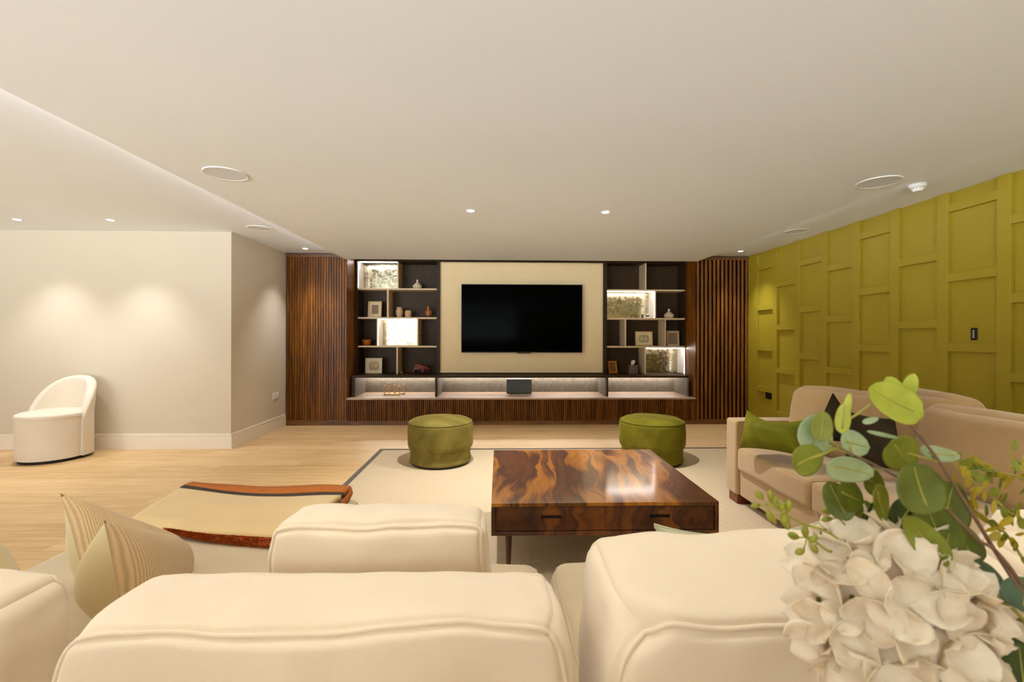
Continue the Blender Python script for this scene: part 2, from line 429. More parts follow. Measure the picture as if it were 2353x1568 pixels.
def soft_box(mb, F, n=28, X=None):
    def dens(u):
        x = 2 * u - 1; return math.copysign(abs(math.sin(x * PI / 2)) ** 1.0, x)
    for ax in range(3):
        for sg in (-1, 1):
            def fn(u, v, ax=ax, sg=sg):
                p = [0, 0, 0]; p[ax] = sg; p[(ax + 1) % 3] = dens(u); p[(ax + 2) % 3] = dens(v)
                o = F(p); return X @ o if X else o
            mb.grid(fn, n, n)
def seam_path(F, y, X, n=48, out=.002, inset=1.0):
    pts = []
    def e(a, b):
        for i in range(n // 4):
            t = i / (n // 4); pts.append((a[0] + (b[0] - a[0]) * t, a[1] + (b[1] - a[1]) * t))
    c = [(-1, -1), (1, -1), (1, 1), (-1, 1)]
    for i in range(4): e(c[i], c[(i + 1) % 4])
    res = []
    for a, b in pts:
        o = F([a * inset, y, b * inset]); res.append(X @ o)
    return res
def cushion(parent, name, w, d, h, loc, rot=(0, 0, 0), mat=None, pipe=None, r=.05, puff=(.01, .03, .015), amp=.006, ns=5, seed=0, seams=(-1,), n=28, pr=.004, label=None, origin=None, sag=0, pinch=0, axis='y', pn=120, dents=(), groove=0):
    X = Matrix.Translation(loc) @ Euler(rot).to_matrix().to_4x4()
    F = soft_fn(w, d, h, r, puff, amp, ns, seed, sag, pinch, dents, groove)
    mb = MB(); soft_box(mb, F, n, X)
    ob = mb.build(name, mat, parent, origin=origin, smooth=True, merge=.0004, label=label)
    if pipe:
        for sy in seams:
            pm = MB()
            if axis == 'y': pts = seam_path(F, sy, X, pn)
            else:
                pts = []
                c = [(-1, -1), (1, -1), (1, 1), (-1, 1)]
                for i in range(4):
                    a, b = c[i], c[(i + 1) % 4]
                    for k in range(pn // 4):
                        t = k / (pn // 4); pts.append(X @ F([a[0] + (b[0] - a[0]) * t, a[1] + (b[1] - a[1]) * t, sy]))
            pm.tube(pts, pr, 8, closed=True); pm.build('piping', pipe, ob, smooth=True)
    return ob
def pillow(name, corners, T, mats, label, cat='pillow', group=None, n=30, bow=.05, amp=.006, seed=1, pipe=None, flip=False, bend=0, sagtop=0, Tb=None, eb=.42):
    """corners: bottom-left, bottom-right, top-right, top-left; front normal = (right) x (up)"""
    c = [Vector(p) for p in corners]
    nrm = (c[1] - c[0]).cross(c[3] - c[0]).normalized()
    if flip: nrm = -nrm
    off = Vector((seed * 3.7, seed * 1.9, seed))
    def base(s, t):
        x, y = 2 * s - 1, 2 * t - 1
        x2 = x * (1 - bow * (1 - y * y)); y2 = y * (1 - bow * (1 - x * x)); S, Tt = (x2 + 1) / 2, (y2 + 1) / 2
        p = c[0] * (1 - S) * (1 - Tt) + c[1] * S * (1 - Tt) + c[2] * S * Tt + c[3] * (1 - S) * Tt
        p = p + nrm * bend * (1 - x * x)
        p.z -= sagtop * max(0, y) * (1 - x * x)
        return p
    def side(sg):
        def fn(s, t):
            x, y = 2 * s - 1, 2 * t - 1
            k = (max(0, 1 - x * x) * max(0, 1 - y * y)) ** (.42 if sg > 0 else eb)
            p = base(s, t) + nrm * sg * (T if sg > 0 else (Tb or T)) * k
            return p + noise.noise_vector(p * 9 + off) * amp * min(1, k * 3)
        return fn
    mb = MB(); uv = []
    for k, sg in enumerate((1, -1)):
        mb.cur = k if len(mats) > 1 else 0
        mb.grid(side(sg), n, n)
    for k in range(2):
        for i in range(n + 1):
            for j in range(n + 1): uv.append((i / n, j / n))
    ob = mb.build(name, mats, smooth=True, uv=uv)
    tag(ob, label, cat, group)
    if pipe:
        pts = []
        for i in range(n): pts.append(base(i / n, 0))
        for i in range(n): pts.append(base(1, i / n))
        for i in range(n): pts.append(base(1 - i / n, 1))
        for i in range(n): pts.append(base(0, 1 - i / n))
        MB().tube(pts, .004, 6, True).build('piping', pipe, ob, smooth=True)
    return ob
def skin_obj(name, verts, edges, radii, mat, parent=None, sub=2):
    xs = [Vector(v) for v in verts]
    O = ORG[parent.name] if parent else Vector((sum(v.x for v in xs) / len(xs), sum(v.y for v in xs) / len(xs), min(v.z for v in xs)))
    me = bpy.data.meshes.new(name); me.from_pydata([v - O for v in xs], edges, []); me.materials.append(mat)
    ob = bpy.data.objects.new(name, me); C.objects.link(ob); ORG[ob.name] = O
    if parent: ob.parent = parent
    else: ob.location = O
    ob.modifiers.new('skin', 'SKIN')
    for i, r in enumerate(radii):
        sv = me.skin_vertices[0].data[i]; sv.radius = (r, r) if not isinstance(r, tuple) else r
    me.skin_vertices[0].data[0].use_root = True
    s = ob.modifiers.new('sub', 'SUBSURF'); s.levels = sub; s.render_levels = sub
    return ob

# ------------------------------------------------------------------ room shell
YF = 6.26; XL = -2.105; XR = 2.75; ZC = 2.35; ZS = 2.27; XG = 3.50; XW = -2.905; YW = 5.02; YB = -5.0; XFL = -6.6
bx(XFL, XG + .1, YB, 7.1, -.1, 0).build('floor', m_floor, kind='structure')
bx(XFL, XG + .1, YB, 7.1, ZC, ZC + .12).build('ceiling', m_ceil, kind='structure')
bx(XL, XR, YB, YF, ZS, ZC).build('ceiling_center', m_ceil, kind='structure')
bx(XW - .1, XG + .1, 6.95, 7.1, 0, ZC).build('wall_back', m_wall, kind='structure')
bx(XFL, XW, YW, YW + .12, 0, ZC).build('wall_left', m_wall, kind='structure')
bx(XW - .12, XW, YW + .12, 6.95, 0, ZC).build('wall_left_return', m_wall, kind='structure')
wr = bx(XG, XG + .1, YB, 6.95, 0, ZC).build('wall_right', m_green, kind='structure')
bx(XFL - .1, XFL, -2.6, YW, 0, ZC).build('wall_left_far', m_wall, kind='structure')
bx(.6, XG, YB, YB + .1, 0, ZC).build('wall_rear_blocker', m_wall, kind='structure')  # unseen wall piece, put in to narrow the light entering from behind
bx(-3.2, XG, -1.5, -1.38, 0, 1.12).build('wall_rear_blocker', m_wall, kind='structure')  # invented low partition out of view, keeps rear light off the cushion backs
# olive wall panelling: stiles and staggered rails
mb = MB(); T = .026; pitch = .4343
rails = [[2.18], [1.913], [2.109], [1.985], [2.23], [1.903], [2.258], [2.064], [2.15], [1.95], [2.2], [1.88]]
y = 6.04
mb.box(XG - T, XG, y, 6.26, 0, ZC)
for k in range(30):
    y0 = y - .348; y1 = y
    if y0 < YB + .4: break
    mb.box(XG - T, XG, y0 - (pitch - .348), y0, 0, ZC)
    zt = rails[k % 12][0]
    while zt > .1:
        mb.box(XG - T, XG, y0, y1, zt - .066, zt); zt -= .537
    if k in (1, 3, 5): pass
    y -= pitch
mb.build('trim_1', m_green, wr, bevel=.0015, bseg=1, kind='structure')
for nm, a in (('baseboard_left', (XFL, XW, YW - .018, YW)), ('baseboard_left_return', (XW, XW + .018, YW - .018, YF - .001)),):
    mb = MB(); x0, x1, y0, y1 = a
    mb.box(x0, x1, y0, y1, 0, .135)
    if nm == 'baseboard_left':
        mb.box(x0, x1, y0 + .004, y1, .135, .142); mb.box(x0, x1, y0 + .001, y1, .142, .152); mb.box(x0, x1, y0 + .008, y1, .152, .165)
    else:
        mb.box(x0, x1 - .004, y0, y1, .135, .142); mb.box(x0, x1 - .001, y0, y1, .142, .152); mb.box(x0, x1 - .008, y0, y1, .152, .165)
    mb.build(nm, m_skirt, bevel=.0015, bseg=2, kind='structure')

# ------------------------------------------------------------------ ceiling fittings
m_cove = emit('cove_led', (.95, .97, 1, 1), COVE)
for x0, x1, nm in ((XL - .006, XL, 'running along the left edge of lowered ceiling'), (XR, XR + .006, 'running along the right edge of lowered ceiling')):
    tag(bx(x0, x1, YB + .1, YF - .3, ZS + .012, ZS + .022).build('cove_light', m_cove), 'thin cove light strip ' + nm, 'strip light')
def spot(parent, loc, power=SPOT_W, size=1.95, blend=.75, tilt=(0, 0), rad=.03):
    L = bpy.data.lights.new('lamp', 'SPOT'); L.energy = power; L.color = LIGHT_COL; L.spot_size = size; L.spot_blend = blend; L.shadow_soft_size = rad
    o = bpy.data.objects.new('lamp', L); C.objects.link(o); o.parent = parent; o.location = (0, 0, -.012); o.rotation_euler = (tilt[0], tilt[1], 0)
    return o
def downlight(x, y, z, label, power=SPOT_W, size=1.95, blend=.75, tilt=(0, 0)):
    t = thing('downlight', (x, y, z), label, 'downlight', 'recessed ceiling downlights')
    MB().lathe([(.030, -.006), (.030, 0), (.040, 0), (.042, -.003), (.038, -.007)] + [(.030, -.006)], (x, y, z), 28).build('trim_ring', m_white, t, smooth=True)
    MB().lathe([(.0, -.003), (.0298, -.003), (.0298, 0)], (x, y, z), 24).build('lens', m_lens, t)
    spot(t, None, power, size, blend, tilt)
downlight(-.237, 3.789, ZS, 'small round downlight in the lowered ceiling above the left ottoman', 100)
downlight(.889, 3.789, ZS, 'small round downlight in the lowered ceiling above the right ottoman', 100)
downlight(-3.776, 4.534, ZC, 'small downlight near cream wall, the nearer one to the wall corner', 36, 1.55, .8)
downlight(-4.673, 4.55, ZC, 'small downlight near cream wall above the ivory tub chair', 36, 1.55, .8)
downlight(-2.496, 5.93, ZC, 'small downlight before the left wood panelling at the ceiling corner', 36, 1.5, .9)
downlight(3.162, 5.881, ZC, 'small downlight before the ribbed wood panelling by the green wall', 36, 1.5, .9)
hid = 'recessed ceiling downlight behind or above the camera'
for x, y, p in ((-.237, 1.15, .36), (.889, 1.15, .36), (-1.4, .9, .36), (2.0, .9, .5), (-.237, -1.6, .8), (.889, -1.6, .8), (-.237, -4.3, .8), (.889, -4.3, .8)):
    downlight(x, y, ZS, hid, SPOT_W * p)
for x, y in ((-3.4, 1.8), (-5.2, 1.8), (-3.4, -1.0), (-5.2, -1.0), (-3.4, -4), (3.15, -2.0), (3.15, 1.3)):
    downlight(x, y, ZC, hid, SPOT_W * (.3 if x < -3 else .9))
def ceil_speaker(px, py, z, r, label):
    p = Wz(px, py, z)
    t = thing('ceiling_speaker', p, label, 'speaker', 'round ceiling speakers')
    MB().lathe([(r - .006, -.006), (r - .006, 0), (r, 0), (r, -.005), (r - .002, -.007)] + [(r - .006, -.006)], p, 56).build('trim_ring', m_white, t, smooth=True)
    MB().lathe([(0, -.004), (r - .0062, -.004), (r - .0062, 0)], p, 56).build('grille', m_grille, t)
ceil_speaker(519, 399, ZS, .128, 'round white speaker grille in lowered ceiling, on its left side')
ceil_speaker(2020, 418, ZS, .128, 'round white speaker grille in lowered ceiling, next to the smoke detector')
ceil_speaker(596, 524, ZC, .118, 'round white speaker grille near the corner of the cream walls')
ceil_speaker(1831, 531, ZC, .118, 'round white speaker grille close to top of green panelled wall')
p = Wz(2109, 424, ZC)
t = thing('smoke_detector', p, 'white round smoke detector on ceiling edge above green wall', 'smoke detector')
MB().lathe([(0, 0), (.052, 0), (.052, -.012), (.049, -.024), (.046, -.026), (0, -.026)][::-1], p, 40).build('base', m_white, t, smooth=False, bevel=.001)
mb = MB().lathe([(0, -.052), (.024, -.052), (.028, -.048), (.030, -.0265), (0, -.0265)], p, 32)
for k in range(10):
    a = 2 * PI * k / 10; q = p + Vector((.033 * math.cos(a), .033 * math.sin(a), -.033)); mb.box(q.x - .003, q.x + .003, q.y - .003, q.y + .003, q.z - .006, q.z + .006)
mb.build('sensor_cap', m_white, t)

# ------------------------------------------------------------------ media wall
def flutes(mb, x0, x1, z0, z1, yb, depth, pitch, duty=.72, rnd=False):
    n = max(1, round((x1 - x0) / pitch)); p = (x1 - x0) / n
    prof = []
    for i in range(n):
        a = x0 + i * p; g = p * (1 - duty) / 2
        if rnd:
            prof += [(a, yb)] + [(a + g + (p - 2 * g) * (1 - math.cos(PI * q / 8)) / 2, yb - depth * math.sin(PI * q / 8)) for q in range(9)]
            continue
        prof += [(a, yb), (a + g, yb), (a + g * 1.25, yb - depth * .75), (a + g * 1.8, yb - depth), (a + p - g * 1.8, yb - depth), (a + p - g * 1.25, yb - depth * .75), (a + p - g, yb)]
    prof.append((x1, yb))
    vs = []; fs = []
    for x, y_ in prof: vs += [(x, y_, z0), (x, y_, z1)]
    for i in range(len(prof) - 1): fs.append((2 * i, 2 * i + 2, 2 * i + 3, 2 * i + 1))
    mb.add(vs, fs)
def fluted_tower(x0, x1, label, pitch, dep, duty, zt=2.34):
    t = thing('fluted_wood_panel', ((x0 + x1) / 2, 6.5, 0), label, 'wall panel')
    mb = MB(); mb.box(x0, x1, YF + .012, 6.94, .075, zt - .005); flutes(mb, x0, x1, .075, zt - .045, YF + .012, dep, pitch, duty, duty < .8)
    mb.build('panel', m_walnut, t)
    bx(x0, x1, YF - .004, YF + .012, zt - .045, zt - .005).build('top_rail', m_walnut_h, t, bevel=.001)
    bx(x0, x1, YF + .02, 6.9, 0, .075).build('plinth', m_walnut_h, t)
fluted_tower(XW + .019, -2.075, 'dark walnut fluted panel to the left of shelving beside cream wall', .036, .005, .86)
fluted_tower(2.74, XG - .015, 'dark walnut ribbed panel between the shelving and green wall', .056, .02, .72)
# low base cabinet
t = thing('low_base_cabinet', (.33, 6.5, 0), 'long low walnut fluted base running beneath the lit bench', 'cabinet')
mb = MB(); mb.box(-2.075, 2.74, YF + .01, 6.94, .06, .352); flutes(mb, -2.075, 2.74, .06, .352, YF + .01, .006, .026, .7)
mb.build('front_panel', m_walnut, t)
bx(-2.075, 2.74, YF - .002, 6.94, .352, .375).build('top_board', m_benchtop, t, bevel=.001)
bx(-2.075, 2.74, YF + .02, 6.9, 0, .06).build('plinth', m_walnut_h, t)
# bench
ZB0, ZB1 = .640, .672; YN = 6.38; YK = 6.93
t = thing('lit_bench', (.33, 6.6, .375), 'dark long bench with three lit niches below the television and shelves', 'bench')
bx(-2.05, 2.69, YN, YK, ZB0, ZB1).build('top_slab', m_dark, t, bevel=.002)
def ux(px): return Wy(px, 890, YN).x
ups = [(-2.05, ux(813.5)), (ux(1000), ux(1004)), (ux(1394), ux(1397.8)), (ux(1583), 2.69)]
for a, b in ups: bx(a, b, YN, YK, .375, ZB0).build('upright', m_dark, t, bevel=.001)
for i in range(3):
    a, b = ups[i][1], ups[i + 1][0]
    bx(a + .001, b - .001, YK - .012, YK, .376, ZB0 - .001).build('niche_back', m_benchback, t)
    for xx in (a + .001, b - .007): bx(xx, xx + .006, YN + .03, YK - .013, .376, ZB0 - .001).build('niche_side', m_benchback, t)
    bx(a + .02, b - .02, YK - .075, YK - .06, ZB0 - .008, ZB0 - .0005).build('led_strip', m_ledd, t, label='glowing white strip under the slab')
# shelving
YS = 6.63
S1, S2, S3 = 1.915, 1.496, 1.082; ST = .024; ZT = 2.33
def sx(px): return Wy(px, 730, YS).x
def shelving(label, fl, il, ir, fr, rows, lit):
    a, b = max(-2.07, sx(fl)), min(2.735, sx(fr)); ia, ib = sx(il), sx(ir)
    t = thing('shelving_unit', ((a + b) / 2, 6.78, ZB1), label, 'shelving')
    bx(a, ia, YS - .02, YK, ZB1, ZT).build('side_panel', m_dark, t, bevel=.001)
    bx(ib, b, YS - .02, YK, ZB1, ZT).build('side_panel', m_dark, t, bevel=.001)
    bx(ia, ib, YS - .01, YK, ZT - .03, ZT).build('top_panel', m_dark, t)
    bx(ia, ib, YK - .012, YK, ZB1, ZT - .03).build('back_panel', m_darkback, t)
    for z in (S1, S2, S3): bx(ia + .001, ib - .001, YS, YK - .013, z - ST, z).build('shelf', m_shelf, t, bevel=.001)
    lev = [ZT - .03, S1, S2, S3, ZB1]
    for ri, divs in enumerate(rows):
        top = lev[ri] - (ST if ri else 0); bot = lev[ri + 1]
        for d0, d1 in divs: bx(sx(d0), max(sx(d1), sx(d0) + .016), YS, YK - .013, bot, top).build('divider', m_shelf, t, bevel=.001)
    for ri, p0, p1, side in lit:
        top = lev[ri] - (ST if ri else 0); bot = lev[ri + 1]; x0, x1 = sx(p0) + .001, sx(p1) - .001
        bx(x0, x1, YK - .022, YK - .013, bot + .001, top - .001).build('mirror_panel', m_mirror, t, label='antiqued mirror back of a lit cell')
        bx(x0 + .01, x1 - .01, YS + .02, YS + .034, top - .012, top - .001).build('led_strip', m_led, t, label='glowing white strip at the top of a lit cell')
        xs_ = x0 + .002 if side == 'l' else x1 - .006
        bx(xs_, xs_ + .004, YS + .002, YS + .016, bot + .002, top - .02).build('led_strip', m_leds, t, label='glowing white vertical strip of a lit cell')
        xs_ = x0 if side == 'l' else x1 - .003
        bx(xs_, xs_ + .003, YS + .018, YK - .023, bot + .001, top - .001).build('side_liner', m_white, t, label='white liner of a lit cell')
    return t
shelving('dark shelving unit of staggered cells to the left of television', 815, 822, 1003.8, 1011,
         [[(912.8, 915)], [(889, 892.8)], [(865.4, 868), (958.6, 961)], [(910.9, 914.4)]], [(0, 822, 912.8, 'l'), (2, 868, 958.6, 'l')])
shelving('dark shelving unit of staggered cells to the right of television', 1386, 1394.3, 1573.8, 1581,
         [[(1482, 1485.3)], [(1504.8, 1507.5)], [(1435.4, 1439), (1527.8, 1530.5)], [(1481, 1484.7)]], [(1, 1394.3, 1504.8, 'r'), (3, 1484.7, 1573.8, 'r')])
# TV panel
pa, pb = sx(1011) + .002, sx(1386) - .002
t = thing('upholstered_backboard', ((pa + pb) / 2, 6.8, ZB1), 'cream fabric wall panel behind the television', 'wall panel')
bx(pa + .012, pb - .012, YS + .02, YS + .2, ZB1 + .03, ZT - .04).build('fabric_panel', m_panel, t, bevel=.004)
mb = MB(); e = .01
for q in ((pa, pa + e, ZB1 + .02, ZT - .03), (pb - e, pb, ZB1 + .02, ZT - .03), (pa + e, pb - e, ZB1 + .02, ZB1 + .02 + e), (pa + e, pb - e, ZT - .03 - e, ZT - .03)): mb.box(q[0], q[1], YS + .012, YS + .2, q[2], q[3])
mb.build('frame', m_panelframe, t)
bx(pa, pb, YS - .02, YS + .2, ZT - .029, ZT).build('top_rail', m_dark, t); bx(pa, pb, YS - .01, YS + .2, ZB1, ZB1 + .019).build('bottom_rail', m_dark, t)
a = Wy(1060, 653, 6.56); b = Wy(1338, 811, 6.56)
t = thing('television', ((a.x + b.x) / 2, 6.58, b.z), 'large wall-mounted flat television with black screen', 'television')
bx(a.x, b.x, 6.562, 6.60, b.z, a.z).build('casing', m_black, t, bevel=.002)
bx(a.x + .3, b.x - .3, 6.6, 6.649, b.z + .25, a.z - .25).build('wall_bracket', m_black, t)
bx(a.x + .008, b.x - .008, 6.559, 6.5625, b.z + .012, a.z - .008).build('screen', m_tv, t)
c = Wy(1204, 811, 6.56); bx(c.x - .1, c.x + .1, 6.562, 6.58, b.z - .012, b.z).build('sensor_bar', m_black, t)
# centre speaker
a = Wy(1164, 870, 6.74); b = Wy(1222, 902, 6.74)
t = thing('center_speaker', ((a.x + b.x) / 2, 6.8, .375), 'grey cloth-fronted speaker box standing in the middle lit niche', 'speaker')
bx(a.x, b.x, 6.75, 6.85, .3755, .585).build('cabinet', m_black, t, bevel=.003); bx(a.x + .003, b.x - .003, 6.74, 6.7495, .382, .578).build('grille', m_greyspk, t, bevel=.002)

# ------------------------------------------------------------------ shelf objects
def vase(px, z, Hh, R, label, neck=True, mat=m_vase, Y=6.74, kind='bottle'):
    x = Wy(px, 730, Y).x
    if kind == 'bottle': pr = [(0, 0), (.55, 0), (.85, .1), (1, .26), (.93, .42), (.6, .58), (.28, .7), (.2, .8), (.22, .97), (.26, 1), (.18, 1), (.15, .8), (0, .6)]
    elif kind == 'urn': pr = [(0, 0), (.6, 0), (.75, .1), (.98, .45), (1, .62), (.88, .78), (.68, .86), (.7, .9), (.95, .97), (.95, 1), (.6, 1), (.58, .86), (0, .7)]
    else: pr = [(0, 0), (.75, 0), (.9, .08), (1, .3), (1, .75), (.85, .95), (.75, 1), (.65, .98), (.6, .8), (0, .7)]
    o = MB().lathe([(r * R, h * Hh) for r, h in pr], (x, Y, z), 36).build('vase', mat, smooth=True)
    return tag(o, label, 'vase')
vase(959, S1, .135, .068, 'small cream bottle vase alone on the top left shelf')
vase(1537, S2, .14, .074, 'cream round bottle vase on right shelving beside the lit mirror cell')
vase(918, S2, .148, .052, 'pinkish urn vase with a flared rim standing next to rounded jar', mat=m_vase2, kind='urn')
vase(938, S2, .105, .048, 'short rounded stoneware jar between the urn vase and amber penguin', mat=m_vase2, kind='jar')
# penguin
P = Wy(984.5, 729, 6.74); P.z = S2
t = thing('penguin_figurine', P, 'amber wooden penguin figurine on the left shelving', 'figurine')
v = [(0, 0, .062), (0, 0, .025), (0, 0, .1), (0, 0, .125), (-.004, -.002, .148), (-.006, -.008, .16), (-.010, -.022, .164)]
e = [(0, 1), (0, 2), (2, 3), (3, 4), (4, 5), (5, 6)]
skin_obj('body', [Vector(q) + P for q in v], e, [.036, .028, .03, .02, .022, .018, .006], m_amber, t)
for s in (-1, 1):
    skin_obj('wing', [P + Vector((s * .028, 0, .11)), P + Vector((s * .04, 0, .07)), P + Vector((s * .036, .0, .035))], [(0, 1), (1, 2)], [.008, .009, .004], m_amber, t)
    MB().lathe([(0, 0), (.014, 0), (.014, .006), (.006, .01), (0, .01)], P + Vector((s * .016, -.012, 0)), 12, 1, 1.5).build('foot', m_amber, t, smooth=True)
# amber bowl
P = Wy(843, 795, 6.74); P.z = S3
tag(MB().lathe([(0, 0), (.04, 0), (.055, .02), (.066, .06), (.066, .088), (.06, .088), (.055, .05), (0, .02)], P, 28).build('bowl', m_amber, smooth=True, bevel=0), 'small amber wooden bowl on the dark left shelf', 'bowl')
# frames
def frame(px0, px1, z, Hh, label, mf, mm, inner, mi, border=.022, lean=.09, yaw=0, inset=.03, Y=6.74, relief=None, flat=.03):
    x0, x1 = Wy(px0, 730, Y).x, Wy(px1, 730, Y).x; cx = (x0 + x1) / 2; W_ = x1 - x0
    base = Vector((cx, Y, z))
    t = thing('picture_frame', base, label, 'picture frame')
    R = Matrix.Rotation(yaw, 3, 'Z') @ Matrix.Rotation(-lean, 3, 'X')
    def b(x0, x1, y0, y1, z0, z1, name, m, par, bev=.0015):
        mb = MB(); mb.box(x0, x1, y0, y1, z0, z1); mb.v = [R @ q + base for q in mb.v]; return mb.build(name, m, par, bevel=bev)
    h = W_ / 2; mb = MB()
    for q in ((-h, -h + border, 0, Hh), (h - border, h, 0, Hh), (-h + border, h - border, 0, border), (-h + border, h - border, Hh - border, Hh)): mb.box(q[0], q[1], -flat / 2, flat / 2, q[2], q[3])
    mb.v = [R @ q + base + Vector((0, 0, .0015)) for q in mb.v]; fr = mb.build('frame', mf, t, bevel=.002)
    b(-h + border * .9, h - border * .9, flat * .1, flat * .4, border * .9, Hh - border * .9, 'mount', mm, t)
    i = border + inset
    if relief == 'round':
        pm = MB(); w2, h2 = h - i, Hh / 2 - i
        def fn(u, v):
            a = 2 * PI * u; ex = .5
            cx_ = math.copysign(abs(math.cos(a)) ** ex, math.cos(a)); sz = math.copysign(abs(math.sin(a)) ** ex, math.sin(a))
            return (cx_ * w2 * v, -.001 - .008 * (1 - v ** 6), Hh / 2 + sz * h2 * v)
        pm.grid(fn, 32, 6, True); pm.v = [R @ q + base for q in pm.v]; cl = pm.build('relief', mi, t, smooth=True)
        for k in (-1, 1):
            hm = MB(); hm.lathe([(0, -.004), (.014, -.002), (.012, .004), (0, .006)], (0, 0, 0), 12)
            hm.v = [R @ (Vector((k * w2 * .4 + q.x, -.008 + q.z * .5, Hh / 2 + q.y * 1.8)) ) + base for q in hm.v]; hm.build('print_mark', mm, cl, smooth=True)
    else:
        b(-h + i, h - i, -flat * .02, flat * .1, i, Hh - i, 'picture', mi, t, 0)
    stv = MB(); stv.box(-.012, .012, flat / 2, flat / 2 + .004, .01, Hh * .6); stv.v = [R @ (Matrix.Rotation(.0, 3, 'X') @ q) + base for q in stv.v]; stv.build('easel_back', mf, t)
    return t
frame(845, 877, S2, .235, 'pale gold frame with plain taupe print, leaning on left shelf under the lit top cell', m_framegold, m_mount, 0, m_taupeprint, .02, .09, -.12)
frame(840, 878, ZB1, .225, 'cream frame with square clay relief, standing on the left end of the bench', m_mount, m_mount, 0, m_clay, .02, .07, 0, .028, relief='round')
frame(1460, 1500, S3, .215, 'pale wooden frame with hand and foot prints in clay', m_framegold, m_mount, 0, simple('green_grey_clay', (178, 168, 120), .8, var=.08), .02, .07, .1, .03, relief='round')
frame(1532, 1561, S3, .225, 'taupe frame with brown printed card beside the right shelf divider', m_framebeige, m_framebeige, 0, m_taupeprint, .024, .07, .05, .006)
frame(1397, 1420, ZB1, .185, 'small orange wood frame with a snapshot, leaning by tissue box', m_frameorange, m_black, 0, m_photo, .028, .16, .35, .002)
# patterned elephant-like animal figurine
P = Wy(966, 860, 6.72); P.z = ZB1
t = thing('animal_figurine', P, 'stout four-legged animal figurine with orange and blue swirls', 'figurine')
v = [(-.03, 0, .095), (-.085, 0, .10), (.03, 0, .095), (.07, 0, .085), (.105, 0, .07), (.135, 0, .055), (.15, 0, .09),
     (-.085, -.03, .05), (-.085, -.03, .012), (-.07, .03, .05), (-.07, .03, .012), (.04, -.03, .05), (.045, -.03, .012), (.03, .03, .05), (.03, .03, .012), (-.12, 0, .07)]
e = [(0, 1), (0, 2), (2, 3), (3, 4), (4, 5), (5, 6), (1, 7), (7, 8), (1, 9), (9, 10), (2, 11), (11, 12), (2, 13), (13, 14), (1, 15)]
skin_obj('body', [Vector(q) + P for q in v], e, [.046, .042, .042, .036, .026, .014, .004, .02, .016, .02, .016, .02, .016, .02, .016, .006], m_mosaic, t)
for s in (-1, 1): skin_obj('ear', [P + Vector((.07, s * .03, .115)), P + Vector((.072, s * .042, .14))], [(0, 1)], [.01, .004], m_mosaic, t)
P = Wy(922.5, 860, 6.76); tag(bx(P.x - .014, P.x + .014, 6.75, 6.78, ZB1, ZB1 + .026).build('trinket_box', m_framebeige, bevel=.003), 'tiny tan trinket box beside the shelf divider near animal figurine', 'box')
# candle holder
P = Wy(906, 905, 6.58); P.z = .375
t = thing('candle_holder', P, 'polished brass candle holder with five posts in left lit niche', 'candle holder')
posts = [(-.128, -.05, .148), (-.082, .05, .155), (0, 0, .15), (.084, -.05, .14), (.132, .05, .155)]
mb = MB()
def arm(p, q): mb.tube([P + Vector((p[0], p[1], .012)), P + Vector(((p[0] + q[0]) / 2, (p[1] + q[1]) / 2, .018)), P + Vector((q[0], q[1], .012))], .0085, 10)
arm(posts[0], (.0, -.02)); arm(posts[3], (0, -.02)); arm(posts[1], (0, .02)); arm(posts[4], (0, .02)); arm(posts[0], posts[3]); arm(posts[1], posts[4]); mb.tube([P + Vector((0, -.05, .014)), P + Vector((0, .05, .03))], .009, 10)
mb.build('base', m_gold, t, smooth=True)
for q in posts:
    po = MB().lathe([(0, 0), (.012, 0), (.012, .006), (.007, .01), (.007, q[2] - .03), (.011, q[2] - .028), (.011, q[2] - .012), (.006, q[2]), (0, q[2])], P + Vector((q[0], q[1], 0)), 16).build('post', m_gold, t, smooth=True)
# tissue box
P = Wy(1453, 860, 6.74); P.z = ZB1
t = thing('tissue_box', P, 'square marbled brown tissue box with a white tissue, on bench', 'tissue box')
bx(P.x - .065, P.x + .065, P.y - .06, P.y + .06, P.z, P.z + .125).build('box', m_tissuebox, t, bevel=.004)
def tis(u, v):
    a = 2 * PI * u; r = .008 + .022 * math.sin(v * PI * .85) ** .8 * (1 + .35 * math.sin(3 * a + 4 * v)); return P + Vector((r * math.cos(a) + .018 * v * v, r * .5 * math.sin(a), .122 + .075 * v))
MB().grid(tis, 18, 10, True).build('tissue', m_tissue, t, smooth=True, solid=.001)
# small ornaments in the mirrored cell
for px, nm, lb, h in ((1476, 'dark_ornament', 'small dark double ornament left in the lit mirror cell', .06), (1488, 'white_ornament', 'small dark and white ornament at the right in lit mirror cell', .065)):
    P = Wy(px, 730, 6.72); P.z = S2
    t = thing('ornament', P, lb, 'ornament')
    MB().lathe([(0, 0), (.018, 0), (.018, .012), (.008, .016), (.008, h - .03), (.015, h - .022), (.017, h - .008), (.01, h), (0, h)], P, 16).build('body', m_black if px < 1480 else m_white, t, smooth=True)
    bx(P.x - .02, P.x + .02, P.y - .012, P.y - .004, P.z + .02, P.z + h * .8).build('plaque', m_photo if px < 1480 else m_black, t, bevel=.002)
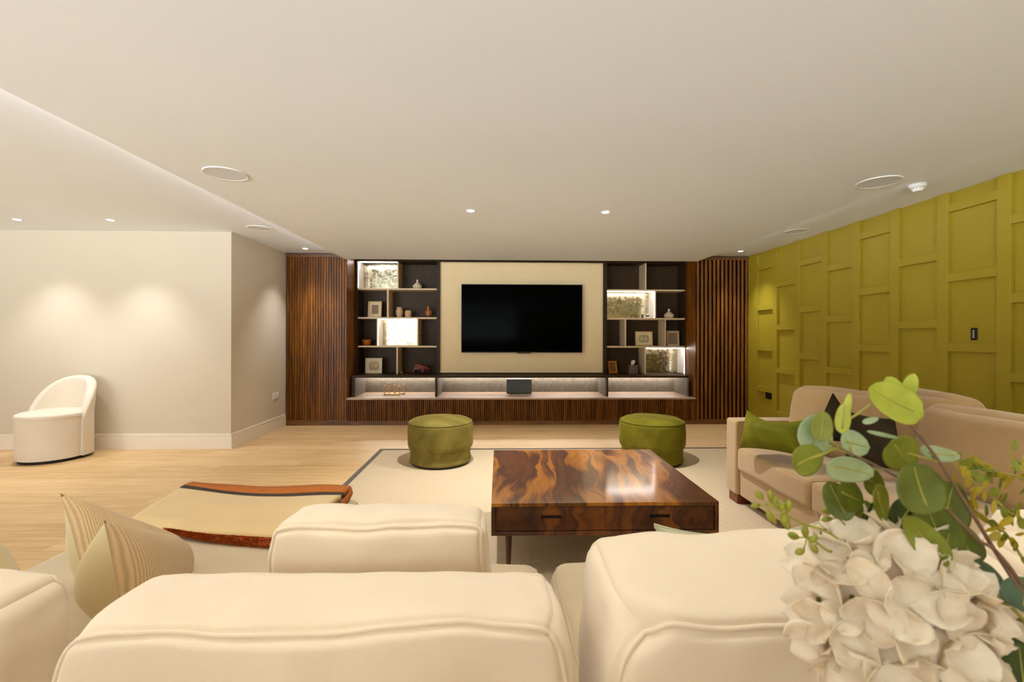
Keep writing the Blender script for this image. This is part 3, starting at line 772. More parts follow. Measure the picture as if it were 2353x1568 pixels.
# wall fittings
p = Wx(633, 909, XW); t = thing('wall_socket', (XW, p.y, p.z), 'white switched wall socket low on the cream return wall', 'socket')
bx(XW, XW + .009, p.y - .072, p.y + .072, p.z - .043, p.z + .043).build('plate', m_white, t, bevel=.002)
for k in (-1, 1): bx(XW + .009, XW + .013, p.y + k * .03 - .008, p.y + k * .03 + .008, p.z + .008, p.z + .03).build('rocker', m_white, t, bevel=.001)
mb = MB()
for k in (-1, 1):
    for dz, dy in ((0, 0), (-.02, -.011), (-.02, .011)): mb.box(XW + .0088, XW + .0095, p.y + k * .035 + dy - .003, p.y + k * .035 + dy + .003, p.z - .004 + dz, p.z + .003 + dz)
mb.build('pin_hole', m_slot, t)
p = Wx(1767, 909, XG); t = thing('wall_socket', (XG, p.y, p.z), 'black socket low on the green panelled wall beside sofa', 'socket')
bx(XG - .012, XG, p.y - .06, p.y + .06, p.z - .045, p.z + .045).build('plate', m_black, t, bevel=.002)
bx(XG - .015, XG - .012, p.y - .03, p.y + .03, p.z - .012, p.z + .02).build('rocker', m_slot, t, bevel=.001)
p = Wx(2240, 768, XG); t = thing('wall_keypad', (XG, p.y, p.z), 'small black light control keypad on the green panelled wall', 'light switch')
bx(XG - .01, XG, p.y - .021, p.y + .021, p.z - .045, p.z + .045).build('plate', m_black, t, bevel=.003)
for k in range(5): bx(XG - .0115, XG - .01, p.y - .007, p.y + .007, p.z + .022 - k * .012, p.z + .027 - k * .012).build('button', m_white, t, label='lit white key')

# ------------------------------------------------------------------ rug
RX0, RX1, RY0, RY1 = -1.275, 3.1, .35, 4.93
t = thing('rug', ((RX0 + RX1) / 2, 2.7, 0), 'large beige woven rug with thin dark brown border under the table', 'rug')
bx(RX0 + .045, RX1 - .045, RY0 + .045, RY1 - .045, 0, .009).build('field', m_rug, t)
mb = MB()
for q in ((RX0, RX0 + .045, RY0, RY1), (RX1 - .045, RX1, RY0, RY1), (RX0 + .045, RX1 - .045, RY0, RY0 + .045), (RX0 + .045, RX1 - .045, RY1 - .045, RY1)): mb.box(*q, 0, .011)
mb.build('border', m_rugb, t, label='dark brown border tape')

# ------------------------------------------------------------------ ottomans
def ottoman(x, y, label, mat):
    z0 = .009; t = thing('ottoman', (x, y, z0), label, 'ottoman', 'round velvet ottomans'); R = .312
    def prof(u, v):
        a = 2 * PI * u
        pts = [(.0, .432), (.10, .432), (.2, .428), (.26, .419), (.295, .400), (.309, .375), (.313, .33), (.314, .25), (.312, .19), (.306, .165), (.300, .158)]
        k = v * (len(pts) - 1); i = min(int(k), len(pts) - 2); f = k - i
        r = pts[i][0] * (1 - f) + pts[i + 1][0] * f; z = pts[i][1] * (1 - f) + pts[i + 1][1] * f
        p = Vector((r * math.cos(a), r * math.sin(a), z))
        p += noise.noise_vector(p * 9 + Vector((x * 5, y, 0))) * .004
        return p + Vector((x, y, z0))
    MB().grid(prof, 64, 40, True).build('seat', mat, t, smooth=True)
    pts = [Vector((x + .300 * math.cos(2 * PI * i / 64), y + .300 * math.sin(2 * PI * i / 64), z0 + .158 + .001)) for i in range(64)]
    MB().tube(pts, .0055, 8, True).build('piping', mat, t, smooth=True)
    pts = [Vector((x + .303 * math.cos(2 * PI * i / 64), y + .303 * math.sin(2 * PI * i / 64), z0 + .393)) for i in range(64)]
    MB().tube(pts, .004, 6, True).build('top_seam', mat, t, smooth=True)
    def low(u, v):
        a = 2 * PI * u; z = .160 - .142 * v; r = .296 - .008 * math.sin(v * PI) + (-.012 if v > .93 else 0)
        p = Vector((r * math.cos(a), r * math.sin(a), z)); p += noise.noise_vector(p * 8 + Vector((0, x, 3))) * .004; return p + Vector((x, y, z0))
    MB().grid(low, 64, 14, True).build('lower_band', mat, t, smooth=True)
    MB().lathe([(0, 0), (.275, 0), (.278, .02), (0, .02)], (x, y, z0), 48).build('base', m_slot, t)
pL = Wz(1012, 1083, 0); pR = Wz(1498, 1080, 0)
ottoman(-.565, 4.43, 'round olive velvet ottoman in front of the lit niche, on rug', m_olive)
ottoman(1.50, 4.43, 'round moss green velvet ottoman partly behind the coffee table', m_olive2)

# ------------------------------------------------------------------ coffee table
TX0, TX1, TY0, TY1, TZ0, TZ1 = -.036, 1.078, 2.20, 3.225, .262, .42
t = thing('coffee_table', ((TX0 + TX1) / 2, (TY0 + TY1) / 2, .009), 'square glossy rosewood coffee table with two drawers on the rug', 'coffee table')
bx(TX0, TX1, TY0, TY1, TZ1 - .018, TZ1).build('top', m_rosetop, t, bevel=.0015)
mb = MB()
mb.box(TX0, TX0 + .02, TY0, TY1, TZ0, TZ1 - .018); mb.box(TX1 - .02, TX1, TY0, TY1, TZ0, TZ1 - .018)
mb.box(TX0 + .02, TX1 - .02, TY0, TY1, TZ0, TZ0 + .018); mb.box(TX0 + .02, TX1 - .02, TY1 - .02, TY1, TZ0 + .018, TZ1 - .018); mb.box(TX0 + .02, TX1 - .02, TY0 + .12, TY0 + .14, TZ0 + .018, TZ1 - .018)
mb.build('carcass', m_rosefront, t, bevel=.001)
mid = (TX0 + TX1) / 2
for a, b in ((TX0 + .023, mid - .001), (mid + .001, TX1 - .023)):
    cx = (a + b) / 2; z0, z1 = TZ0 + .021, TZ1 - .021; hw = .05; hz0, hz1 = (z0 + z1) / 2 - .002, (z0 + z1) / 2 + .016
    mb = MB(); yy = TY0 + .008
    mb.box(a, cx - hw, yy, yy + .02, z0, z1); mb.box(cx + hw, b, yy, yy + .02, z0, z1); mb.box(cx - hw, cx + hw, yy, yy + .02, z0, hz0); mb.box(cx - hw, cx + hw, yy, yy + .02, hz1, z1)
    d = mb.build('drawer', m_rosefront, t)
    bx(cx - hw, cx + hw, yy + .012, yy + .04, hz0 - .004, hz1 + .004).build('finger_slot', m_slot, d, label='black recessed pull')
for a in (TX0 + .085, TX1 - .085):
    for b in (TY0 + .09, TY1 - .09):
        MB().lathe([(0, 0), (.009, 0), (.019, TZ0 - .009), (0, TZ0 - .009)], (a, b, .009), 20).build('leg', m_leg, t, smooth=False)

# ------------------------------------------------------------------ tub chair
cx, cy = -4.43, 4.66; R = .285
t = thing('tub_chair', (cx, cy, 0), 'ivory round tub chair with curved low back by cream wall', 'chair')
def body(u, v):
    a = 2 * PI * u; z = .03 + .40 * v; r = R - .012 - .008 * (1 - v); return (cx + r * math.cos(a), cy + r * math.sin(a) * 1.0, z)
MB().grid(body, 64, 6, True).build('seat_base', m_chair, t, smooth=True)
def seat(u, v):
    a = 2 * PI * u; q = [(R - .014, .425), (R - .006, .44), (R - .012, .458), (R - .04, .470), (R * .6, .482), (0, .486)]
    k = v * 5; i = min(int(k), 4); f = k - i; r = q[i][0] * (1 - f) + q[i + 1][0] * f; z = q[i][1] * (1 - f) + q[i + 1][1] * f; return (cx + r * math.cos(a), cy + r * math.sin(a), z)
MB().grid(seat, 64, 20, True).build('seat_cushion', m_chair, t, smooth=True)
MB().tube([(cx + (R - .007) * math.cos(2 * PI * i / 64), cy + (R - .007) * math.sin(2 * PI * i / 64), .43) for i in range(64)], .004, 6, True).build('piping', m_chair, t, smooth=True)
MB().lathe([(0, 0), (R - .035, 0), (R - .03, .03), (0, .03)], (cx, cy, 0), 48).build('plinth', m_slot, t)
A0 = math.radians(88); HA = math.radians(90)
def back(u, v):
    tt = 2 * u - 1; a = A0 + tt * HA; top = .40 + .405 * max(0, 1 - abs(tt) ** 2.4) ** .85; 
    # closed section: outer bottom -> outer top -> round -> inner bottom
    th = .075 * (1 - .35 * abs(tt) ** 6); w_ = v * 4
    if w_ < 1.6: z = .03 + (top - .035 - .03) * (w_ / 1.6); r = R + .012
    elif w_ < 2.4:
        k = (w_ - 1.6) / .8 * PI; z = top - .035 + math.sin(k) * .035; r = R + .012 - th / 2 + math.cos(k) * th / 2
    else: z = (top - .035) - (top - .035 - .03) * ((w_ - 2.4) / 1.6); r = R + .012 - th + .0
    r2 = r + (.03 * (z - .45) / .4 if z > .45 else 0)
    return (cx + r2 * math.cos(a), cy + r2 * math.sin(a), z)
mb = MB().grid(back, 72, 40)
n = 41
for k in (0, 72): mb.f.append([k * n + j for j in range(n)]); mb.mi.append(0)
mb.build('backrest', m_chair, t, smooth=True)
for s in (-1, 1):
    a = A0 + s * (HA + .01); MB().tube([(cx + (R + .008) * math.cos(a), cy + (R + .008) * math.sin(a), .03 + .42 * i / 8) for i in range(9)], .004, 6).build('side_seam', m_chair, t, smooth=True)

# ------------------------------------------------------------------ taupe sofa along the green wall
SX0, SX1, SY0, SY1 = 1.72, 2.78, .78, 3.405
t = thing('sofa', ((SX0 + SX1) / 2, (SY0 + SY1) / 2, .009), 'long taupe suede sofa standing along the green panelled wall', 'sofa')
bx(SX0 + .025, SX1 - .02, SY0 + .1, SY1 - .155, .075, .27).build('base', m_taupe, t, bevel=.012, bseg=3, smooth=False)
def arm_part(y0, y1):
    o = bx(SX0, SX1, y0, y1, .075, .618).build('arm', m_taupe, t, bevel=.02, bseg=4)
    MB().tube([(SX0 + .006, y0 + .012, .09), (SX0 + .006, y0 + .012, .603), (SX0 + .006, y1 - .012, .603), (SX0 + .006, y1 - .012, .09)], .004, 6).build('piping', m_taupe, o, smooth=True)
    MB().tube([(SX0 + .02, y0 + .004, .612), (SX1 - .02, y0 + .004, .612)], .003, 6).build('piping', m_taupe, o, smooth=True)
arm_part(SY1 - .15, SY1); arm_part(SY0, SY0 + .15)
bx(SX1 - .2, SX1, SY0 + .15, SY1 - .15, .27, .66).build('back_frame', m_taupe, t, bevel=.03, bseg=4)
for yy in (SY0 + .02, SY1 - .14):
    for xx in (SX0 + .015, SX1 - .12): bx(xx, xx + .1, yy, yy + .12, .009, .075).build('leg', m_redleg, t, bevel=.004, label='reddish wooden block foot')
sl = .81
for i in range(3):
    y1 = SY1 - .153 - i * (sl - .035); y0 = y1 - sl + .04
    if i == 2: y0 = SY0 + .155
    if y1 - y0 > .2:
        cushion(t, 'seat_cushion', .86, y1 - y0 - .006, .165, (SX0 + .43, (y0 + y1) / 2, .345), mat=m_taupe, pipe=m_taupe, r=.03, puff=(.008, .006, .022), amp=.003, seed=10 + i, seams=(1, -1), axis='z', pr=.0035)
def bc(cyy, w, cxx, zc, h, d=.24, rz=0, seed=0, tilt=.2):
    cushion(t, 'back_cushion', d, w, h, (cxx, cyy, zc), (0, tilt, rz), m_taupe, m_taupe, r=.07, puff=(.05, .0, .02), amp=.007, ns=6, seed=seed, seams=(), pr=.004)
bc(2.98, .60, 2.27, .635, .46, .24, .28, 21, .22)
bc(2.68, .62, 2.52, .655, .48, .22, .05, 22, .15)
bc(2.17, .68, 2.46, .625, .44, .26, 0, 23, .2)
bc(1.46, .72, 2.46, .635, .46, .26, 0, 24, .2)

# ------------------------------------------------------------------ pillows on the taupe sofa
def P3(px, py, Y): return Wy(px, py, Y)
pillow('velvet_pillow', [P3(1702, 1028, 3.06), P3(1845, 1048, 2.62), P3(1860, 962, 2.72), P3(1716, 944, 3.12)], .10, [m_pilgreen], 'olive green velvet lumbar pillow at the far end of taupe sofa', bow=.10, seed=3, pipe=m_pilgreen, sagtop=.05)
pillow('velvet_pillow', [P3(1862, 1010, 2.66), P3(1990, 1020, 2.54), P3(1965, 975, 2.64), P3(1914, 905, 2.68)], .06, [m_pildark], 'dark brown velvet pillow with raised corner behind the leaves', bow=.05, seed=4, pipe=m_pildark)
pillow('velvet_pillow', [P3(1940, 1065, 2.42), P3(2085, 1085, 2.2), P3(2055, 965, 2.4), P3(1958, 950, 2.55)], .07, [m_pildark], 'dark brown velvet pillow propped at the middle of taupe sofa', bow=.07, seed=5, pipe=m_pildark)

# ------------------------------------------------------------------ foreground sectional sofa
t = thing('sectional_sofa', (-.1, 1.1, .009), 'large cream sectional sofa with chaise seen from behind its back', 'sofa')
FX0, FX1 = -1.60, 1.62
bx(FX0 + .02, FX1 - .02, .60, 1.55, .07, .28).build('base', m_sofabody, t, bevel=.01, bseg=3)
bx(FX0 + .02, -.66, 1.551, 2.2, .07, .28).build('chaise_base', m_sofabody, t, bevel=.01, bseg=3)
bx(FX0, FX1, .46, .599, .07, .64).build('back_frame', m_sofabody, t, bevel=.025, bseg=4)
for xx in (FX0 + .06, -.75, FX1 - .14):
    for yy in ((.5, 2.08) if xx < -.7 else (.5, 1.42)): bx(xx, xx + .07, yy, yy + .07, .009, .07).build('leg', m_leg, t, bevel=.003)
cushion(t, 'seat_cushion', .93, 1.63, .17, (-1.13, 1.42, .362), mat=m_sofabody, pipe=m_sofabody, r=.05, puff=(.01, .01, .02), amp=.004, seed=31, seams=(1,), axis='z', label='long chaise seat cushion')
cushion(t, 'seat_cushion', .79, 1.0, .17, (-.248, 1.10, .362), mat=m_sofabody, pipe=m_sofabody, r=.06, puff=(.01, .02, .02), amp=.006, seed=32, seams=(1,), axis='z')
cushion(t, 'seat_cushion', .79, 1.0, .17, (.572, 1.10, .362), mat=m_sofabody, pipe=m_sofabody, r=.06, puff=(.01, .02, .02), amp=.006, seed=33, seams=(1,), axis='z')
cushion(t, 'seat_cushion', .62, 1.0, .17, (1.29, 1.10, .362), mat=m_sofabody, pipe=m_sofabody, r=.06, puff=(.01, .02, .02), amp=.006, seed=34, seams=(1,), axis='z')
# back cushions (near face towards the camera)
def bk(x0, x1, y0, y1, ztop, h, tilt=0, seed=0, puff=(.014, .03, .006), r=.03, amp=.007, rz=0, sag=0, pinch=.03, pr=.004, label=None, ns=5, dents=()):
    d = y1 - y0; w_ = x1 - x0; zc = ztop - h / 2
    cushion(t, 'back_cushion', w_, d, h, ((x0 + x1) / 2, (y0 + y1) / 2, zc), (tilt, 0, rz), m_cream, m_creampipe, r=r, puff=puff, amp=amp, ns=ns, seed=seed, seams=(-1, 1), n=56, pr=pr, sag=sag, pinch=pinch, pn=240, label=label, dents=dents, groove=.0025)
bk(-.592, .098, .615, .775, .842, .42, .0, 41, r=.022, amp=.010, sag=.006, pinch=.04, dents=(((-1, -.8, .98), .03, .016), ((.98, -.9, .95), .03, .014), ((-.3, -1, .55), .09, .010), ((.5, -1, .4), .10, .012)))
bk(.158, .86, .625, .86, .858, .44, .12, 42, r=.03, amp=.011, puff=(.02, .03, .008), sag=-.004, pinch=.02, dents=(((-.93, -.92, .98), .035, .03), ((-.5, -1, .55), .08, .014), ((.1, -1, .5), .08, .012), ((-.4, .9, 1), .06, .010)))
bk(.885, 1.56, .625, .86, .862, .44, .12, 43, r=.03, amp=.01, puff=(.02, .03, .008))
bk(-1.52, -.815, .745, .905, .785, .38, .0, 44, r=.035, amp=.012, puff=(.02, .03, .01))
# free cushion standing on the seat in front of the back
o = cushion(None, 'cushion', .42, .125, .40, (-.232, .935, .665), (-.03, 0, 0), m_cream, m_creampipe, r=.022, puff=(.012, .03, .012), amp=.008, ns=7, seed=51, seams=(-1, 1), n=52, pr=.004, pinch=.03, origin=(-.232, .935, .455), pn=200, groove=.0025, dents=(((-.1, -1, .3), .09, .014), ((.5, -1, .55), .07, .010)))
tag(o, 'cream box cushion with piped seams standing upright behind the long back cushion', 'cushion')
# scatter pillows
pillow('ribbed_pillow', [P3(215, 1420, 1.24), P3(418, 1300, 1.50), P3(408, 1238, 1.53), P3(138, 1134, 1.28)], .07, [m_rib, m_plainpil], 'larger half ribbed beige pillow with the tallest peaked corner', group=None, seed=6, bow=.02, Tb=.16, eb=.75)
pillow('ribbed_pillow', [P3(292, 1480, 1.09), P3(426, 1328, 1.45), P3(414, 1250, 1.43), P3(238, 1196, 1.09)], .07, [m_rib, m_plainpil], 'smaller half ribbed beige pillow with peaked corner in front of the larger', seed=7, bow=.02, Tb=.15, eb=.6)
pillow('scatter_pillow', [P3(-130, 1330, 1.2), P3(75, 1345, 1.3), P3(18, 1262, 1.35), P3(-110, 1160, 1.25)], .06, [m_plainpil], 'plain khaki pillow at the far left edge above cream cushion', seed=8, bow=.05)
pillow('sage_pillow', [P3(1500, 1330, 1.12), P3(1930, 1330, .99), P3(1920, 1190, 1.02), P3(1503, 1206, 1.16)], .05, [m_sage], 'sage green pillow peeking above the cream cushion before coffee table', seed=9, bow=.10, pipe=m_sage, sagtop=.03)
pillow('white_pillow', [P3(2170, 1330, 1.0), P3(2500, 1300, .96), P3(2480, 1160, .98), P3(2290, 1172, 1.03)], .05, [m_cream], 'cream pillow behind the flowers near the taupe sofa', seed=10, bow=.05)

# ------------------------------------------------------------------ blanket on the chaise
bt = thing('throw_blanket', (-1.13, 2.0, .46), 'folded camel wool blanket with rust band and fur lining on chaise', 'blanket')
FLc, FRc, NRc, NLc = Wz(443, 1108, .51), Wz(806, 1121, .50), Wz(690, 1216, .50), Wz(283, 1202, .49)
def bl(s, v, dz=0):   # s: left->right, v: near->far
    p = (NLc * (1 - s) + NRc * s) * (1 - v) + (FLc * (1 - s) + FRc * s) * v
    p.y -= .03 * math.sin(s * PI) * (1 - v)
    p.z += .008 * math.sin(s * 5 + v * 3) + .012 * noise.noise(Vector((s * 3, v * 3, 1))) + dz
    p.z -= .03 * max(0, .12 - v) / .12 * .4
    return p
def slab(fn, nu, nv, th, name, mat, parent):
    mb = MB(); mb.grid(lambda u, v: fn(u, v) + Vector((0, 0, 0)), nu, nv); mb.grid(lambda u, v: fn(u, v) - Vector((0, 0, th)), nu, nv)
    m = (nu + 1) * (nv + 1); n = nv + 1
    for i in range(nu):
        for j in (0, nv): mb.f.append([i * n + j, (i + 1) * n + j, (i + 1) * n + j + m, i * n + j + m]); mb.mi.append(0)
    for j in range(nv):
        for i in (0, nu): mb.f.append([i * n + j, i * n + j + 1, i * n + j + 1 + m, i * n + j + m]); mb.mi.append(0)
    return mb.build(name, mat, parent, smooth=True)
slab(lambda u, v: bl(u, v * .77), 40, 30, .018, 'top_fold', m_blanket, bt)
slab(lambda u, v: bl(u, .77 + v * .075, .0005), 40, 2, .018, 'dark_stripe', m_stripe, bt)
slab(lambda u, v: bl(u, .845 + v * .155, .001), 40, 3, .02, 'rust_band', m_rust, bt)
slab(lambda u, v: bl(.03 + u * .96, .10 + v * .86) - Vector((0, 0, .021)), 30, 20, .014, 'lower_fold', m_blanket, bt)
mb = MB()
FB = [Wz(385, 1224, .478), Wz(450, 1240, .472), Wz(520, 1250, .468), Wz(600, 1257, .466), Wz(700, 1262, .465)]
def slabf(u, v):
    k = u * 4; i = min(3, int(k)); q = FB[i].lerp(FB[i + 1], k - i); tp = bl(.25 + .75 * u, .03) - Vector((0, 0, .020))
    p = q.lerp(tp, v); p.z += .012 * math.sin(v * PI); return p
mb.grid(slabf, 30, 6)
for i in range(5200):
    u, v = random.random(), random.random() ** 1.3; p = slabf(u, v)
    d = Vector((random.uniform(-.006, .006), -.012 - random.random() * .01, random.uniform(-.004, .012))); q = Vector((.0012, 0, .0006))
    mb.add([p - q, p + q, p + d], [(0, 1, 2)])
mb.build('fur_lining', m_fur, bt, label='rust brown fur lining')
# rust edge curls at the blanket's left and right corners
def strip(pts, wv, name):
    mb = MB(); mb.grid(lambda u, v: pts[0].lerp(pts[1], u) + wv * v + Vector((0, 0, -.012 * math.sin(u * PI))), 8, 2); mb.build(name, m_rust, bt, smooth=True, solid=.006)
strip((FRc + Vector((.002, .0, .002)), FRc + Vector((.0, -.13, -.012))), Vector((.006, 0, -.03)), 'rust_edge')
strip((NLc + Vector((-.006, -.01, -.012)), NLc + Vector((-.01, .14, -.01))), Vector((-.012, 0, -.012)), 'rust_edge')

# ------------------------------------------------------------------ console and flower pot behind the sofa (carries the stems)
t = thing('console_table', (.3, .3, .0), 'narrow oak console table behind the cream sofa', 'console table')
bx(-.9, 1.4, .18, .45, .57, .60).build('top', m_console, t, bevel=.003)
for xx in (-.86, 1.32):
    for yy in (.19, .40): bx(xx, xx + .04, yy, yy + .04, 0.0 if yy < .3 else 0.011, .57).build('leg', m_console, t, bevel=.003)
PV = Vector((.62, .36, .60))
t = thing('flower_pot', PV, 'rounded stoneware pot holding the flower stems', 'vase')
MB().lathe([(0, 0), (.05, 0), (.075, .04), (.08, .08), (.06, .12), (.045, .135), (.05, .15), (.042, .15), (.038, .13), (.05, .09), (0, .05)], PV, 36).build('body', m_vasepot, t, smooth=True)
MOUTH = PV + Vector((0, 0, .14))

# ------------------------------------------------------------------ flowers
def curve_pts(pts, n=14):
    out = []; P_ = [pts[0]] + list(pts) + [pts[-1]]
    for i in range(1, len(P_) - 2):
        a, b, c_, d = P_[i - 1], P_[i], P_[i + 1], P_[i + 2]
        for k in range(n):
            u = k / n; out.append(.5 * ((2 * b) + (c_ - a) * u + (2 * a - 5 * b + 4 * c_ - d) * u * u + (-a + 3 * b - 3 * c_ + d) * u ** 3))
    out.append(pts[-1]); return out
def leaf_geo(mb, c, L, Wd, ang, tilt=0., roll=0., cup=.15, shape=.5, n=12, ruffle=0, seed=0):
    """centre c, image-plane angle ang (deg, ccw from right), tilt depth lean"""
    a = math.radians(ang); ex = Vector((math.cos(a), math.sin(tilt), math.sin(a) )).normalized()
    ey = Vector((-math.sin(a), math.sin(roll), math.cos(a))); ey = (ey - ex * ey.dot(ex)).normalized(); ez = ex.cross(ey)
    def fn(u, v):
        x = -1 + 2 * u; hw = math.sqrt(max(0, 1 - x * x)) ** (2 * shape) * (1 + .12 * x * 0 - .15 * x)
        y = (2 * v - 1) * hw; z = cup * (x * x * .5 + y * y) * Wd + .05 * Wd * math.cos(y * 3) - (.02 * Wd if abs(2 * v - 1) < .08 else 0)
        if ruffle: z += ruffle * Wd * math.sin(7 * math.atan2(y, x + .01) + seed) * (x * x + y * y)
        return c + ex * x * L + ey * y * Wd + ez * z
    mb.grid(fn, n, n)
def stemlike(name, pxs, label, cat, rad, mat, group=None, to_pot=True):
    pts = [Wy(*q) for q in pxs]
    if to_pot: pts.append(MOUTH.copy())
    t = thing(name, MOUTH, label, cat, group)
    cp = curve_pts(pts, 8); n = len(cp)
    MB().tube(cp, [rad * (.6 + .7 * i / n) for i in range(n)], 8).build('stem', mat, t, smooth=True)
    return t
K = 1 / FPX
def leaf(t, px, py, Y, a, b, ang, mat, tilt=.3, roll=.2, cup=.2, stalk=None, sm=None, label=None):
    c = Wy(px, py, Y); mb = MB(); leaf_geo(mb, c, a * Y * K, b * Y * K, ang, tilt, roll, cup)
    lf = mb.build('leaf', mat, t, smooth=True, solid=.0006, merge=.00005, label=label)
    if a > 30 and b > 14: MB().tube([mb.v[(12 - k) * 13 + 6] + Vector((0, -.0006, 0)) for k in range(1, 11)][::-1], [.0009 - .00006 * k for k in range(10)], 5).build('midrib', m_stemg, lf, smooth=True)
    if stalk:
        q = Wy(*stalk); an = math.radians(ang); e1 = c + Vector((math.cos(an), 0, math.sin(an))) * -a * Y * K * .3
        MB().tube([q, (q + e1) / 2 + Vector((0, 0, -.001)), e1], .0011, 6).build('stalk', sm or m_stemg, lf, smooth=True)
    return lf
# branch one: tall eucalyptus
t = stemlike('eucalyptus_branch', [(2040, 925, .42), (2085, 970, .42), (2150, 1050, .42), (2240, 1190, .42), (2353, 1370, .42)], 'tall eucalyptus branch ending in the bright lime round leaf', 'branch', .0016, m_stemb)
leaf(t, 2053, 925, .42, 63, 46, 150, m_lf_lime, .25, -.3, .25, (2085, 965, .42), label='bright lime leaf')
leaf(t, 2053, 888, .43, 26, 17, 120, m_lf_lime, .2, .6, .2)
leaf(t, 2091, 885, .43, 30, 15, 60, m_lf_lime, .2, .5, .3)
leaf(t, 1937, 962, .42, 36, 15, 80, m_lf_lime, .1, 1.0, .3, (2000, 930, .42))
leaf(t, 1948, 930, .42, 28, 8, 75, m_lf_lime, .1, 1.2, .3)
leaf(t, 2000, 967, .42, 20, 7, 15, m_lf_pale, 0, .5, .2)
leaf(t, 2160, 1044, .43, 62, 20, -8, m_lf_pale, .2, 1.0, .1, (2150, 1050, .42))
leaf(t, 2068, 1042, .42, 56, 42, -45, m_lf_mid, .3, -.2, .2, (2160, 1062, .42))
# branch two: middle
t = stemlike('eucalyptus_branch', [(1905, 1018, .41), (1960, 1045, .41), (2040, 1085, .41), (2150, 1150, .41), (2240, 1235, .41), (2353, 1350, .42)], 'eucalyptus branch spreading pale round leaves towards the green pillow', 'branch', .0015, m_stemb)
leaf(t, 1872, 1000, .42, 50, 42, 60, m_lf_pale, .3, .1, .15, (1945, 1040, .41))
leaf(t, 1888, 980, .41, 36, 23, 80, m_lf_mid, .1, .3, .2, (1925, 1028, .41))
leaf(t, 1962, 1020, .42, 44, 30, -15, m_lf_pale, .2, .3, .15, (1960, 1045, .41))
leaf(t, 1853, 1056, .41, 45, 35, 20, m_lf_mid, .2, .1, .2, (1925, 1028, .41))
leaf(t, 1950, 1078, .40, 64, 32, -14, m_lf_pale, .1, -.3, .25, (2030, 1080, .41))
leaf(t, 2030, 1000, .43, 46, 6, -12, m_lf_pale, .1, 1.2, .1)
leaf(t, 2112, 1122, .39, 60, 52, 100, m_lf_dark, .2, .2, .2, (2180, 1170, .41))
leaf(t, 1950, 1140, .43, 48, 36, -25, m_lf_dark, .3, .3, .2)
leaf(t, 2020, 1155, .42, 50, 30, -65, m_lf_mid, .2, .4, .25)
leaf(t, 1925, 1150, .44, 46, 30, 110, m_lf_dark, .3, .3, .15)
# branch three: low, dark
t = stemlike('eucalyptus_branch', [(2040, 1195, .43), (2110, 1262, .43), (2190, 1320, .43), (2290, 1390, .43), (2370, 1450, .43)], 'low eucalyptus branch of dark green leaves above the white hydrangea', 'branch', .0018, m_stemg)
leaf(t, 2150, 1215, .43, 66, 52, 110, m_lf_dark, .2, .2, .2, (2190, 1300, .43))
leaf(t, 2050, 1215, .44, 52, 40, 20, m_lf_dark, .2, .3, .2, (2110, 1262, .43))
leaf(t, 2125, 1240, .40, 68, 32, 125, m_lf_mid, .2, .4, .35, (2190, 1320, .43))
leaf(t, 2170, 1270, .42, 56, 38, 70, m_lf_dark, .2, .2, .2)
leaf(t, 2262, 1335, .44, 70, 42, -22, m_lf_blue, .2, .3, .1, (2240, 1360, .43))
leaf(t, 2210, 1345, .45, 66, 20, -35, m_lf_blue, .2, .6, .1)
leaf(t, 2352, 1365, .42, 40, 52, 70, m_lf_blue, .1, .2, .1)
leaf(t, 2010, 1185, .45, 40, 34, -60, m_lf_deep, .2, .3, .2)
leaf(t, 2080, 1180, .44, 44, 34, 40, m_lf_deep, .2, .3, .2)
for q in ((2175, 1165, .45, 62, 48, 60, m_lf_dark), (2005, 1110, .45, 44, 30, -30, m_lf_dark), (1975, 1185, .46, 46, 30, 30, m_lf_mid), (2100, 1215, .45, 56, 44, 100, m_lf_deep), (2205, 1240, .45, 60, 34, 120, m_lf_dark), (2130, 1180, .46, 60, 46, -30, m_lf_deep), (2060, 1262, .46, 44, 34, 80, m_lf_dark)):
    leaf(t, q[0], q[1], q[2], q[3], q[4], q[5], q[6], .3, .3, .2)
